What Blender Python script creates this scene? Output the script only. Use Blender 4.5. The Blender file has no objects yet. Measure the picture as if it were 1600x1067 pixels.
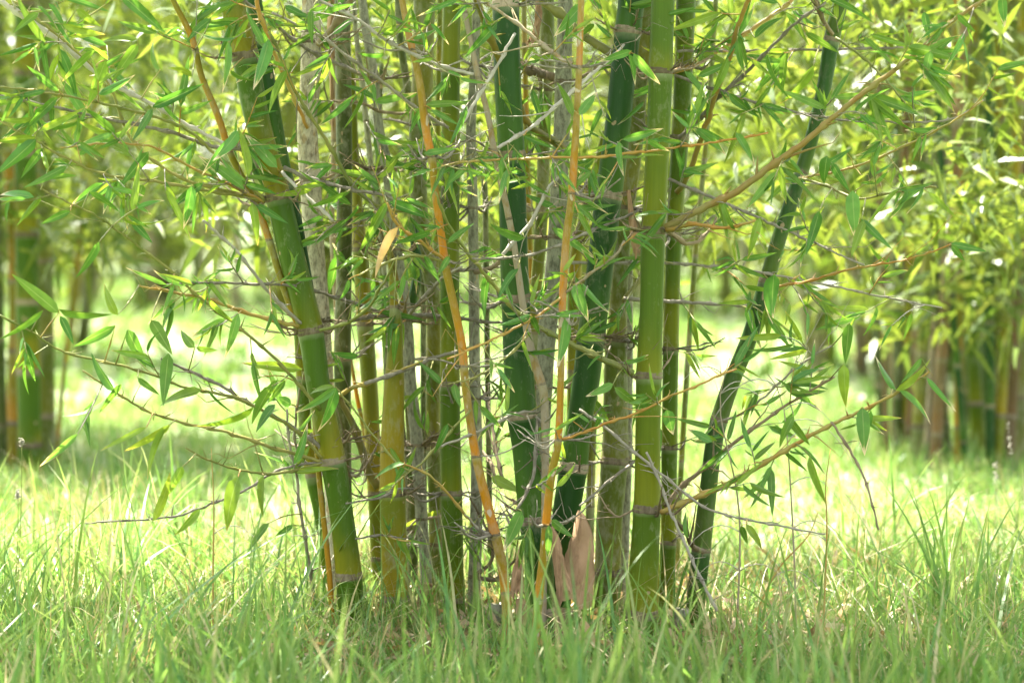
import bpy, math, random
import numpy as np
from mathutils import Vector, Matrix
random.seed(7); rng = np.random.default_rng(11)
C = bpy.context.scene; COL = C.collection

# ---------------------------------------------------------------- camera
CAM = Vector((0, 0, 0.975)); FPX = 4000.0; PITCH = math.atan(183.5/FPX)
cd = bpy.data.cameras.new("camera"); cam = bpy.data.objects.new("camera", cd); COL.objects.link(cam)
cam.location = CAM; cam.rotation_euler = (math.pi/2-PITCH, 0, 0)
cd.sensor_width = 36; cd.lens = 90; cd.clip_start = 0.1; cd.clip_end = 900
cd.dof.use_dof = True; cd.dof.focus_distance = 5.8; cd.dof.aperture_fstop = 2.7
C.camera = cam
# ---------------------------------------------------------------- light
EL, AZ = math.radians(63), math.radians(-28)
SUN = Vector((math.cos(EL)*math.sin(AZ), math.cos(EL)*math.cos(AZ), math.sin(EL)))
w = bpy.data.worlds.new("World"); C.world = w; w.use_nodes = True
wn = w.node_tree.nodes; wl = w.node_tree.links
sky = wn.new('ShaderNodeTexSky'); sky.sky_type = 'NISHITA'; sky.sun_disc = False
sky.sun_elevation = EL; sky.sun_rotation = AZ; sky.air_density = 1.0; sky.dust_density = 3.0; sky.ozone_density = 0.6
hs = wn.new('ShaderNodeHueSaturation'); hs.inputs['Saturation'].default_value = .35   # thin bright haze whitens the sky
wl.new(sky.outputs[0], hs.inputs['Color']); wl.new(hs.outputs[0], wn['Background'].inputs[0]); wn['Background'].inputs[1].default_value = 0.10
sl = bpy.data.lights.new("sun", 'SUN'); so = bpy.data.objects.new("sun", sl); COL.objects.link(so)
sl.energy = 5.0; sl.angle = math.radians(0.53); sl.color = (1, 0.95, 0.86)
so.rotation_euler = (-SUN).to_track_quat('-Z', 'Y').to_euler()
C.view_settings.view_transform = 'Standard'; C.view_settings.look = 'None'
C.view_settings.exposure = 3.22; C.view_settings.gamma = 1
C.render.engine = 'CYCLES'
cy = C.cycles; cy.use_denoising = True; cy.max_bounces = 6; cy.diffuse_bounces = 4; cy.glossy_bounces = 2
cy.transmission_bounces = 4; cy.transparent_max_bounces = 4; cy.sample_clamp_indirect = 6; cy.caustics_reflective = False; cy.caustics_refractive = False

# ---------------------------------------------------------------- helpers
cp, sp = math.cos(PITCH), math.sin(PITCH)
def at(x, y, d):
    """photo pixel + distance ahead (world Y) -> world point"""
    u = (x-800)/FPX; v = (533.5-y)/FPX
    # camera axes: right (1,0,0), up (0,sp,cp), forward (0,cp,-sp)
    Y = cp + v*sp; Z = -sp + v*cp
    k = d/Y
    return np.array((u*k, d, CAM.z + Z*k))
def tag(o, label=None, cat=None, group=None, kind=None):
    if label: o['label'] = label
    if cat: o['category'] = cat
    if group: o['group'] = group
    if kind: o['kind'] = kind
    return o
def mesh(name, V, F, mat=None, uv=None, smooth=True):
    """V (n,3), F (m,k) equal-sided faces, uv (n,2) per vertex"""
    V = np.asarray(V, dtype=np.float32); F = np.asarray(F, dtype=np.int32)
    m = bpy.data.meshes.new(name); k = F.shape[1]
    m.vertices.add(len(V)); m.vertices.foreach_set('co', V.ravel())
    m.loops.add(F.size); m.loops.foreach_set('vertex_index', F.ravel())
    m.polygons.add(len(F)); m.polygons.foreach_set('loop_start', np.arange(0, F.size, k, dtype=np.int32))
    m.polygons.foreach_set('loop_total', np.full(len(F), k, dtype=np.int32))
    if smooth: m.polygons.foreach_set('use_smooth', np.ones(len(F), dtype=bool))
    if uv is not None:
        l = m.uv_layers.new(name='UVMap'); l.data.foreach_set('uv', np.asarray(uv, dtype=np.float32)[F.ravel()].ravel())
    m.update(calc_edges=True)
    if mat: m.materials.append(mat)
    return m
def obj(name, m, parent=None, loc=(0, 0, 0)):
    o = bpy.data.objects.new(name, m); COL.objects.link(o); o.location = loc
    if parent is not None: o.parent = parent
    return o
class MB:
    def __init__(s): s.V=[]; s.F=[]; s.U=[]; s.n=0
    def add(s, V, F, U):
        s.V.append(V); s.F.append(np.asarray(F)+s.n); s.U.append(U); s.n += len(V)
    def mesh(s, name, mat, origin=(0,0,0), smooth=True):
        return mesh(name, np.concatenate(s.V)-np.asarray(origin), np.concatenate(s.F), mat, np.concatenate(s.U), smooth)
def tube(P, R, n=8, cap=True):
    """quads round a polyline; ends closed by shrinking to a tiny ring"""
    P = np.asarray(P, float); R = np.asarray(R, float)
    T = np.gradient(P, axis=0); T /= (np.linalg.norm(T, axis=1)[:, None]+1e-12)
    a = np.array((1.0, 0, 0)) if abs(T[0][0]) < .8 else np.array((0, 1.0, 0))
    N = []; nrm = a-T[0]*a.dot(T[0]); nrm /= np.linalg.norm(nrm)
    for t in T:
        nrm = nrm-t*nrm.dot(t); nrm = nrm/(np.linalg.norm(nrm)+1e-12); N.append(nrm)
    N = np.array(N); B = np.cross(T, N)
    if cap:
        P = np.concatenate([P[:1], P, P[-1:]]); R = np.concatenate([[R[0]*.02], R, [R[-1]*.02]])
        N = np.concatenate([N[:1], N, N[-1:]]); B = np.concatenate([B[:1], B, B[-1:]])
    th = np.linspace(0, 2*np.pi, n, endpoint=False)
    V = P[:, None, :] + R[:, None, None]*(np.cos(th)[None, :, None]*N[:, None, :]+np.sin(th)[None, :, None]*B[:, None, :])
    r = len(P); i = np.arange(r-1)[:, None]*n; j = np.arange(n)[None, :]; j2 = (j+1) % n
    F = np.stack([i+j, i+j2, i+n+j2, i+n+j], -1).reshape(-1, 4)
    U = np.stack(np.broadcast_arrays(np.linspace(0, 1, n, endpoint=False)[None, :], np.linspace(0, 1, r)[:, None]), -1).reshape(-1, 2)
    return V.reshape(-1, 3), F, U
def smooth_curve(K, n):
    """Catmull-Rom through rows of K"""
    K = np.asarray(K, float)
    if len(K) < 3: t = np.linspace(0, 1, n)[:, None]; return K[0]*(1-t)+K[-1]*t
    E = np.concatenate([[2*K[0]-K[1]], K, [2*K[-1]-K[-2]]])
    seg = np.r_[0, np.cumsum(np.linalg.norm(np.diff(K[:, :2], axis=0), axis=1)+1e-9)]
    s = np.linspace(0, seg[-1], n); out = []
    for v in s:
        i = min(max(np.searchsorted(seg, v, 'right')-1, 0), len(K)-2); t = (v-seg[i])/(seg[i+1]-seg[i])
        a, b, c, d = E[i:i+4]
        out.append(.5*((2*b)+(-a+c)*t+(2*a-5*b+4*c-d)*t*t+(-a+3*b-3*c+d)*t**3))
    return np.array(out)

# ---------------------------------------------------------------- materials
def new_mat(name):
    m = bpy.data.materials.new(name); m.use_nodes = True; nt = m.node_tree
    return m, nt.nodes, nt.links, nt.nodes['Principled BSDF']
def ramp(n, stops):
    r = n.new('ShaderNodeValToRGB'); e = r.color_ramp.elements
    while len(e) < len(stops): e.new(.5)
    for k, (p, c) in zip(e, stops): k.position = p; k.color = (*c, 1)
    return r
def mixc(n, l, f, a, b, mode='MIX'):
    m = n.new('ShaderNodeMix'); m.data_type = 'RGBA'; m.blend_type = mode
    for s, v in ((m.inputs[0], f), (m.inputs[6], a), (m.inputs[7], b)):
        if isinstance(v, (int, float)): s.default_value = v
        elif isinstance(v, tuple): s.default_value = (*v, 1)
        else: l.new(v, s)
    return m.outputs[2]
def noise(n, l, vec, scale, detail=3, rough=.55):
    t = n.new('ShaderNodeTexNoise'); t.inputs['Scale'].default_value = scale; t.inputs['Detail'].default_value = detail
    t.inputs['Roughness'].default_value = rough
    if vec is not None: l.new(vec, t.inputs['Vector'])
    return t.outputs['Fac']
def mathn(n, l, op, a, b=None, clamp=False):
    m = n.new('ShaderNodeMath'); m.operation = op; m.use_clamp = clamp
    for s, v in zip(m.inputs, (a, b)):
        if v is None: continue
        if isinstance(v, (int, float)): s.default_value = v
        else: l.new(v, s)
    return m.outputs[0]
def mapping(n, l, src, scale):
    m = n.new('ShaderNodeMapping'); m.inputs['Scale'].default_value = scale; l.new(src, m.inputs['Vector']); return m.outputs[0]

def culm_mat(name, low, high, lichen=(.26, .26, .16), amount=0.15, scar=(.30, .22, .12), scars=0.03, rough=.38):
    """wall of the cane: yellower just above a node, greener towards the next, bloom under the node, streaks, lichen"""
    m, n, l, b = new_mat(name)
    tc = n.new('ShaderNodeTexCoord'); uv = n.new('ShaderNodeSeparateXYZ'); l.new(tc.outputs['UV'], uv.inputs[0])
    oi = n.new('ShaderNodeObjectInfo')
    geo = n.new('ShaderNodeNewGeometry')
    pos = geo.outputs['Position']
    big = noise(n, l, mapping(n, l, pos, (9, 9, 4)), 1.0, 3)
    v = mathn(n, l, 'ADD', uv.outputs[1], mathn(n, l, 'MULTIPLY', mathn(n, l, 'SUBTRACT', big, .5), 1.3))
    v = mathn(n, l, 'ADD', v, mathn(n, l, 'MULTIPLY', mathn(n, l, 'SUBTRACT', oi.outputs['Random'], .5), .5))
    mr = n.new('ShaderNodeMapRange'); mr.interpolation_type = 'SMOOTHSTEP'; l.new(v, mr.inputs[0]); mr.inputs[1].default_value = .0; mr.inputs[2].default_value = .75
    col = mixc(n, l, mr.outputs[0], low, high)
    st = noise(n, l, mapping(n, l, pos, (260, 260, 3.5)), 1.0, 2)
    rs = ramp(n, [(.3, (.86, .86, .84)), (.7, (1.1, 1.1, 1.05))]); l.new(st, rs.inputs[0])
    col = mixc(n, l, .6, col, rs.outputs[0], 'MULTIPLY')
    # waxy bloom in a band under the node above
    bl = ramp(n, [(.0, (.35, .35, .35)), (.035, (0, 0, 0)), (.93, (0, 0, 0)), (.985, (.65, .65, .65))]); l.new(uv.outputs[1], bl.inputs[0])
    blf = mathn(n, l, 'MULTIPLY', bl.outputs[0], mathn(n, l, 'ADD', noise(n, l, pos, 60), .15), True)
    col = mixc(n, l, blf, col, (.28, .30, .17))
    # lichen / dust
    li = noise(n, l, mapping(n, l, pos, (70, 70, 35)), 1.0, 5, .7); lb = noise(n, l, mapping(n, l, pos, (8, 8, 5)), 1.0, 2)
    lf = mathn(n, l, 'ADD', li, mathn(n, l, 'MULTIPLY', lb, .6))
    lm = n.new('ShaderNodeMapRange'); l.new(lf, lm.inputs[0]); t = 1.02-amount*.75
    lm.inputs[1].default_value = t-.10; lm.inputs[2].default_value = t+.10
    col = mixc(n, l, mathn(n, l, 'MULTIPLY', lm.outputs[0], min(.9, .35+amount)), col, lichen)
    sc = noise(n, l, mapping(n, l, pos, (45, 45, 26)), 1.0, 2, .4)
    sm = n.new('ShaderNodeMapRange'); l.new(sc, sm.inputs[0]); sm.inputs[1].default_value = .76-scars; sm.inputs[2].default_value = .78-scars
    col = mixc(n, l, mathn(n, l, 'MULTIPLY', sm.outputs[0], .8), col, scar)
    if amount > .5:      # crusty old canes: dark flecks, pale blotches
        fl = noise(n, l, mapping(n, l, pos, (110, 110, 45)), 1.0, 5, .75); fr = ramp(n, [(.38, (.42, .40, .34)), (.50, (.95, .95, .9)), (.66, (1.45, 1.42, 1.3))]); l.new(fl, fr.inputs[0])
        col = mixc(n, l, .85, col, fr.outputs[0], 'MULTIPLY')
    l.new(col, b.inputs['Base Color'])
    rr = n.new('ShaderNodeMapRange'); l.new(lm.outputs[0], rr.inputs[0]); rr.inputs[3].default_value = rough; rr.inputs[4].default_value = .85
    l.new(rr.outputs[0], b.inputs['Roughness']); b.inputs['Specular IOR Level'].default_value = .13
    bp = n.new('ShaderNodeBump'); bp.inputs['Strength'].default_value = .18; bp.inputs['Distance'].default_value = .0015
    l.new(mathn(n, l, 'ADD', st, li), bp.inputs['Height']); l.new(bp.outputs[0], b.inputs['Normal'])
    return m
def bark_mat(name, a, c, scale=60, rough=.75, z=.25):
    m, n, l, b = new_mat(name); geo = n.new('ShaderNodeNewGeometry'); oi = n.new('ShaderNodeObjectInfo')
    f = noise(n, l, mapping(n, l, geo.outputs['Position'], (1, 1, z)), scale, 4, .65)
    g = noise(n, l, geo.outputs['Position'], 7, 2)
    f2 = mathn(n, l, 'ADD', mathn(n, l, 'MULTIPLY', f, .6), mathn(n, l, 'MULTIPLY', g, .4))
    f2 = mathn(n, l, 'ADD', f2, mathn(n, l, 'MULTIPLY', mathn(n, l, 'SUBTRACT', oi.outputs['Random'], .5), .2))
    r = ramp(n, [(.38, a), (.62, c)]); l.new(f2, r.inputs[0]); l.new(r.outputs[0], b.inputs['Base Color'])
    b.inputs['Roughness'].default_value = rough; b.inputs['Specular IOR Level'].default_value = .25
    bp = n.new('ShaderNodeBump'); bp.inputs['Strength'].default_value = .35; bp.inputs['Distance'].default_value = .001; l.new(f, bp.inputs['Height']); l.new(bp.outputs[0], b.inputs['Normal'])
    return m
def leaf_mat(name, cols, dry=None, trans=.42, tip=.82, per='object', tcol=1.5, tb=.55):
    """blade of a leaf: colours vary from leaf to leaf, ribs, some with dried tips and edges"""
    m, n, l, b = new_mat(name)
    tc = n.new('ShaderNodeTexCoord'); uv = n.new('ShaderNodeSeparateXYZ'); l.new(tc.outputs['UV'], uv.inputs[0])
    geo = n.new('ShaderNodeNewGeometry')
    if per == 'object': rnd = n.new('ShaderNodeObjectInfo').outputs['Random']
    else: rnd = uv.outputs[0]
    k = len(cols); r = ramp(n, [(i/max(1, k-1), c) for i, c in enumerate(cols)]); l.new(rnd, r.inputs[0])
    col = r.outputs[0]
    sp_ = noise(n, l, geo.outputs['Position'], 45, 3)
    rr = ramp(n, [(.3, (.78, .8, .7)), (.7, (1.15, 1.12, 1.1))]); l.new(sp_, rr.inputs[0]); col = mixc(n, l, 1.0, col, rr.outputs[0], 'MULTIPLY')
    if per == 'object':
        # fine parallel veins + pale midrib (u across, v along)
        w_ = n.new('ShaderNodeTexWave'); w_.bands_direction = 'X'; w_.inputs['Scale'].default_value = 5; l.new(tc.outputs['UV'], w_.inputs['Vector'])
        col = mixc(n, l, mathn(n, l, 'MULTIPLY', w_.outputs[1], .13), col, (.16, .26, .08))
        mid = mathn(n, l, 'LESS_THAN', mathn(n, l, 'ABSOLUTE', mathn(n, l, 'SUBTRACT', uv.outputs[0], .5)), .035)
        col = mixc(n, l, mathn(n, l, 'MULTIPLY', mid, .45), col, (.25, .34, .12))
    if dry:
        edge = mathn(n, l, 'ABSOLUTE', mathn(n, l, 'SUBTRACT', uv.outputs[0], .5))
        e2 = mathn(n, l, 'MULTIPLY', mathn(n, l, 'POWER', mathn(n, l, 'MULTIPLY', edge, 2.0), 5), .28)
        nz = noise(n, l, mapping(n, l, tc.outputs['UV'], (14, 3, 1)), 1.0, 3)
        f = mathn(n, l, 'ADD', mathn(n, l, 'ADD', uv.outputs[1], e2), mathn(n, l, 'MULTIPLY', mathn(n, l, 'SUBTRACT', nz, .5), .45))
        m1 = n.new('ShaderNodeMapRange'); l.new(f, m1.inputs[0]); m1.inputs[1].default_value = tip-.05; m1.inputs[2].default_value = tip+.02
        col = mixc(n, l, mathn(n, l, 'MULTIPLY', m1.outputs[0], .6), col, (.30, .30, .08))
        m2 = n.new('ShaderNodeMapRange'); l.new(f, m2.inputs[0]); m2.inputs[1].default_value = tip+.01; m2.inputs[2].default_value = tip+.05
        col = mixc(n, l, m2.outputs[0], col, dry)
    l.new(col, b.inputs['Base Color']); b.inputs['Roughness'].default_value = .42; b.inputs['Specular IOR Level'].default_value = .28
    t = n.new('ShaderNodeBsdfTranslucent'); tcolr = mixc(n, l, 1.0, col, (tcol*1.15, tcol, tcol*tb), 'MULTIPLY'); l.new(tcolr, t.inputs[0])
    mx = n.new('ShaderNodeMixShader'); mx.inputs[0].default_value = trans; l.new(b.outputs[0], mx.inputs[1]); l.new(t.outputs[0], mx.inputs[2])
    l.new(mx.outputs[0], n['Material Output'].inputs[0])
    return m
M = dict(
 deep=culm_mat('culm_deep_green', (.040, .095, .008), (.016, .054, .009), amount=.04),
 green=culm_mat('culm_green_yellow', (.165, .155, .005), (.045, .095, .005), amount=.05),
 lime=culm_mat('culm_lime', (.130, .150, .005), (.056, .102, .005), amount=.05, scars=.02),
 olive=culm_mat('culm_olive', (.15, .15, .018), (.085, .11, .013), amount=.22),
 gold=culm_mat('culm_gold_olive', (.22, .17, .010), (.12, .14, .010), amount=.10, scars=.05),
 tan=culm_mat('culm_tan_patched', (.26, .17, .06), (.20, .16, .07), lichen=(.42, .38, .28), amount=.55, scars=.10),
 brownold=culm_mat('culm_old_brown', (.16, .08, .025), (.10, .065, .02), lichen=(.16, .13, .08), amount=.3),
 grey=culm_mat('culm_grey_lichen', (.12, .125, .06), (.10, .11, .05), lichen=(.24, .24, .17), amount=.62, scars=.06, rough=.6),
 slate=culm_mat('culm_slate_green', (.060, .10, .014), (.024, .068, .011), lichen=(.12, .125, .07), amount=.12),
 dusk=culm_mat('culm_shade_olive', (.07, .08, .018), (.045, .065, .012), amount=.2),
 orange=culm_mat('cane_orange', (.38, .145, .005), (.20, .14, .010), lichen=(.32, .23, .12), amount=.24, scar=(.4, .34, .24), scars=.10),
 amber=culm_mat('cane_amber_olive', (.30, .15, .010), (.16, .14, .010), amount=.14, scars=.04),
 straw=culm_mat('cane_straw', (.24, .15, .05), (.20, .14, .05), lichen=(.27, .24, .17), amount=.4, rough=.6),
 node=bark_mat('node_scar', (.09, .07, .035), (.22, .18, .11), 90),
 dry=bark_mat('dry_branch_grey', (.12, .105, .07), (.26, .235, .17), 70),
 pale=bark_mat('dry_branch_pale', (.24, .22, .16), (.42, .39, .31), 50),
 brown=bark_mat('branch_brown', (.11, .085, .045), (.25, .19, .11), 70),
 twig=bark_mat('twig_green', (.13, .15, .03), (.24, .22, .06), 40, .5),
 otwig=bark_mat('twig_orange', (.33, .16, .03), (.30, .24, .06), 30, .45),
 olivebr=bark_mat('branch_olive', (.11, .13, .03), (.20, .19, .05), 40, .5),
 sheath=bark_mat('papery_sheath', (.15, .085, .038), (.37, .235, .125), 110, .85, .06),
 nodetan=bark_mat('node_scar_pale', (.13, .10, .06), (.32, .26, .17), 90),
 limb=bark_mat('limb_ochre_olive', (.12, .12, .02), (.27, .16, .03), 14, .5, .5),
 longbr=bark_mat('long_branch_brown', (.22, .13, .03), (.22, .20, .06), 18, .6),
 leafgreen=leaf_mat('leaf_green', [(.036, .125, .016), (.070, .17, .020), (.05, .155, .028), (.11, .205, .020), (.042, .135, .018), (.15, .23, .025)]),
 leafdry=leaf_mat('leaf_dry_tip', [(.06, .19, .03), (.10, .23, .04), (.07, .20, .05)], dry=(.50, .42, .30)),
 leafyel=leaf_mat('leaf_yellowing', [(.13, .24, .025), (.18, .27, .03), (.10, .22, .03)], dry=(.40, .27, .13), tip=.95),
 leafbrown=leaf_mat('leaf_dead', [(.42, .26, .10), (.46, .33, .20)], trans=.25, tcol=1.0),
 mass=leaf_mat('foliage_leaves', [(.052, .10, .012), (.09, .135, .016), (.11, .155, .022), (.062, .108, .014), (.14, .17, .032)], per='uv', trans=.42, tb=.85),
 leafbrown_mass=leaf_mat('fallen_leaves', [(.34, .24, .12), (.45, .36, .22), (.24, .15, .07), (.40, .30, .2)], per='uv', trans=.15, tcol=1.0),
 grass=leaf_mat('grass_blades', [(.078, .185, .032), (.11, .22, .038), (.145, .245, .048), (.066, .175, .038), (.19, .28, .066), (.12, .22, .038), (.36, .34, .18)], per='uv', trans=.40, tcol=1.4, tb=1.05),
 straw_grass=leaf_mat('dry_grass', [(.40, .34, .20), (.32, .24, .12), (.48, .42, .28)], per='uv', trans=.25, tcol=1.0),
)
def ground_mat():
    m, n, l, b = new_mat('meadow_soil'); geo = n.new('ShaderNodeNewGeometry'); p = geo.outputs['Position']
    a = noise(n, l, p, 1.2, 4); c = noise(n, l, p, 35, 4, .7)
    r = ramp(n, [(.3, (.06, .13, .03)), (.55, (.09, .18, .035)), (.75, (.15, .19, .06))]); l.new(a, r.inputs[0])
    r2 = ramp(n, [(.35, (.09, .075, .045)), (.6, (.20, .18, .10))]); l.new(c, r2.inputs[0])
    col = mixc(n, l, .45, r.outputs[0], r2.outputs[0]); l.new(col, b.inputs['Base Color']); b.inputs['Roughness'].default_value = .95
    bp = n.new('ShaderNodeBump'); bp.inputs['Strength'].default_value = .6; bp.inputs['Distance'].default_value = .02; l.new(c, bp.inputs['Height']); l.new(bp.outputs[0], b.inputs['Normal'])
    return m

# ---------------------------------------------------------------- ground
def hgt(x, y):
    return .012*np.sin(x*1.7+y*.6)+.010*np.sin(y*2.1-x*.9)-.012
gx = np.unique(np.r_[np.linspace(-400, -10, 14), np.linspace(-10, 10, 80), np.linspace(10, 400, 14)])
gy = np.unique(np.r_[np.linspace(-40, 2, 8), np.linspace(2, 16, 60), np.linspace(16, 45, 30), np.linspace(45, 600, 14)])
GX, GY = np.meshgrid(gx, gy); GZ = hgt(GX, GY)*np.exp(-np.abs(GY-10)/30)
V = np.stack([GX, GY, GZ], -1).reshape(-1, 3); nx = len(gx)
i = np.arange(len(gy)-1)[:, None]*nx; j = np.arange(nx-1)[None, :]
F = np.stack([i+j, i+j+1, i+nx+j+1, i+nx+j], -1).reshape(-1, 4)
tag(obj('ground', mesh('ground', V, F, ground_mat())), 'meadow soil under the grass', kind='structure')

# ---------------------------------------------------------------- leaves (shared blades)
def leaf_blade(curl, fold, twist, mat, split=0):
    n = 8; V = []; U = []
    for i in range(n+1):
        t = i/n
        wd = .5*min(1, (t/.16)**.65 if t > 0 else .0)*(1-max(0, (t-.28)/.72)**1.9) if t < 1 else 0
        wd = max(wd, .012 if t < 1 else .004)
        if i == 0: wd = .03
        cz = -curl*t*t; cx = t*(1-.18*curl*t)
        a = twist*t
        for s in (-1, 0, 1):
            y = s*wd; z = abs(s)*fold*wd
            V.append((cx, y*math.cos(a)-z*math.sin(a), cz+(y*math.sin(a)+z*math.cos(a))*.12*(1 if True else 0)))
            U.append((.5+s*.5, t))
    F = []
    for i in range(n):
        for s in range(2):
            a = i*3+s; F.append((a, a+1, a+4, a+3))
    return mesh('leaf', V, F, mat, U)
BL = {}
for key in ('leafgreen', 'leafdry', 'leafyel', 'leafbrown'):
    BL[key] = [leaf_blade(c, f, t, M[key]) for c, f, t in ((.10, .5, .3), (.28, .9, -.4), (.02, .3, .1), (.45, .7, .6), (.18, 1.2, -.2))]
NLEAF = [0]
def leaf(parent, origin, base, tip, wid, key='leafgreen', roll=None):
    """one leaf object from world point base to tip, child of parent whose world origin is given"""
    base = Vector(base); tip = Vector(tip); X = tip-base; L = X.length
    if L < 1e-4: return
    X.normalize(); view = (CAM-base).normalized()
    Zc = view-X*view.dot(X)
    if Zc.length < .1: Zc = Vector((0, 0, 1))-X*X.z
    Zc.normalize()
    if Zc.z < -.1: Zc = -Zc
    ang = random.gauss(0, .45) if roll is None else roll
    Z = Matrix.Rotation(ang, 3, X) @ Zc; Y = Z.cross(X)
    o = bpy.data.objects.new('leaf', random.choice(BL[key])); COL.objects.link(o); o.parent = parent
    R = Matrix((X, Y, Z)).transposed().to_4x4()
    o.matrix_basis = Matrix.Translation(base-Vector(origin)) @ R @ Matrix.Diagonal((L, wid, L, 1))
    NLEAF[0] += 1
    return o

# ---------------------------------------------------------------- foreground canes
def gz(d): return 350+3900/d       # photo row of the ground at distance d
CULM = {}
REG = []    # places a twig can spring from: (px, py, depth, culm key)
GROUPC = 'thick bamboo canes of the clump in front'
GROUPT = 'thin orange and straw canes among the thick ones'
def node_ring(parent, org, P, T, r, mat):
    prof = [(-.0060, .985), (-.0045, 1.045), (-.0015, 1.075), (.0005, 1.035), (.0025, 1.055), (.0055, 1.03), (.0085, .99)]
    k = max(.6, min(1.9, r/.019)); n = 20
    T = T/np.linalg.norm(T); T = T+np.array((random.uniform(-.08, .08), random.uniform(-.06, .06), 0)); T /= np.linalg.norm(T)
    N = np.cross(T, (0, 1, 0)); N /= np.linalg.norm(N); B = np.cross(T, N)
    th = np.linspace(0, 2*np.pi, n, endpoint=False); V = []; U = []
    for q, (z, s) in enumerate(prof):
        wob = 1+.012*np.sin(th*3+q)+.01*np.sin(th*7+2*q)
        V.append(P+T*z*k+(r*(1+(s-1)*1.15)*wob)[:, None]*(np.cos(th)[:, None]*N+np.sin(th)[:, None]*B)); U.append(np.stack([th/6.283, np.full(n, q/6)], -1))
    i = np.arange(len(prof)-1)[:, None]*n; j = np.arange(n)[None, :]; j2 = (j+1) % n
    F = np.stack([i+j, i+j2, i+n+j2, i+n+j], -1).reshape(-1, 4)
    obj('node_ring', mesh('node_ring', np.concatenate(V)-org, F, M[mat], np.concatenate(U)), parent)
def culm(key, pts, nodes, d, mat, label, group=GROUPC, name='bamboo_cane', top=None, ringmat=None, lean=0.0, grow=True):
    ringmat = ringmat or ('nodetan' if mat == 'deep' else 'node')
    pts = sorted(pts, key=lambda p: p[1]); K = np.array(pts, float)
    yb = gz(d)+8
    if K[-1, 1] < yb-2:
        s = (K[-1, 0]-K[-2, 0])/(K[-1, 1]-K[-2, 1]); K = np.vstack([K, (K[-1, 0]+s*.5*(yb-K[-1, 1]), yb, K[-1, 2])])
    elif K[-1, 1] > yb: K[-1, 1] = max(yb, K[-2, 1]+5)
    Kc = smooth_curve(K[:, [1, 0, 2]], 260)          # y, x, w
    yy = Kc[:, 0]; o = np.argsort(yy); yy = yy[o]; xx = Kc[o, 1]; ww = Kc[o, 2]
    X = lambda y: np.interp(y, yy, xx); W = lambda y: np.interp(y, yy, ww)
    D = lambda y: d+lean*(gz(d)-y)/1000
    base = at(X(yb), yb, d); org = base.copy()
    e = obj(name, None, loc=base); tag(e, label, name.replace('_', ' ').split()[-1] if name != 'bamboo_cane' else 'bamboo cane', group)
    ytop = K[0, 1] if top is None else top
    ylist = [ytop]+[y for y in sorted(nodes) if ytop+4 < y < yb-6]+[yb]
    for a, b in zip(ylist[:-1], ylist[1:]):
        n = max(4, int((b-a)/14)); ys = np.linspace(b, a, n+1)     # from below upwards
        P = np.array([at(X(y), y, D(y)) for y in ys]); R = np.array([W(y)/2*D(y)/FPX for y in ys])
        t = np.linspace(0, 1, n+1); dist = (b-a)
        R = R*(1+.05*np.exp(-t*dist/9)+.045*np.exp(-(1-t)*dist/9)-.012*np.sin(np.pi*t))
        V, F, U = tube(P, R, 20 if R.max() > .008 else 12, cap=False)
        obj('internode', mesh('internode', V-org, F, M[mat], U), e)
    for y in ylist[1:-1]:
        P = at(X(y), y, D(y)); T = at(X(y-4), y-4, D(y-4))-P
        node_ring(e, org, P, T, W(y)/2*D(y)/FPX, ringmat)
        REG.append((float(X(y)), float(y), float(D(y)), key))
    CULM[key] = dict(e=e, org=org, X=X, W=W, D=D, n=0, nodes=ylist[1:-1])
    # the cane goes on above the frame and arches over under its crown
    if grow and ytop <= 5:
        P0 = at(X(ytop), ytop, D(ytop)); P1 = at(X(ytop+60), ytop+60, D(ytop+60)); T = (P0-P1); T /= np.linalg.norm(T)
        r0 = W(ytop)/2*d/FPX; Pn = [P0]; n = 14; H = random.uniform(3.2, 4.8)*(1 if r0 > .012 else .6)
        bend = np.array((T[0]*.05+random.uniform(-.05, .05), random.uniform(-.05, .05), -.03))
        for q in range(n):
            T = T+bend*(.3+q/n); T /= np.linalg.norm(T); Pn.append(Pn[-1]+T*H/n)
        V, F, U = tube(Pn, np.linspace(r0, r0*.3, n+1), 10)
        obj('upper_stem', mesh('upper_stem', V-org, F, M[mat], U), e)
    return e

# ---- (x, row, width) read off the photo at 1600 px; rows of the nodes; distance; colour
culm('c1', [(357,-30,38),(361,0,38),(383,88,42),(399,175,40),(421,260,38),(434.5,308,39),(456,400,41),(485,517,40),(497,600,38),(520,720,40),(533,800,38),(545,900,41),(550,1000,40)],
     [88,308,517,720,900], 5.95, 'green', 'thick green and yellow cane leaning left, leftmost thick one of the clump')
culm('c1b', [(392,-30,26),(396,0,26),(410,85,28),(424,175,29),(438,250,28),(462,360,26),(486,500,24),(505,640,22),(530,800,22),(545,960,20)], [60,285,530], 6.12, 'deep',
     'dark green cane showing only its right edge behind the thick cane that leans left')
culm('c22', [(455,440,12),(465,500,16),(470,560,18),(474,620,20),(478,680,21),(488,742,22),(501,800,23),(511,870,22),(518,950,22)], [590,742], 6.3, 'green',
     'short slim green cane to the left of the leaning thick cane near the grass', top=470, grow=False)
culm('c2', [(488,-30,30),(487,0,30),(485,125,32),(480,200,32),(486,300,33),(492,400,32),(501,500,30),(508,600,28),(517,740,24),(522,850,22),(527,1000,22)], [65,280,500,690], 6.2, 'tan',
     'bleached tan cane with peeling patches just behind the leaning green cane')
culm('c3', [(534,-30,23),(535,0,24),(537,160,25),(538,260,25),(538,400,24),(535,561,27),(538,775,24),(546,960,24)], [160,345,561,740], 6.3, 'dusk',
     'slim dull green cane right of the bleached tan one')
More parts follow.
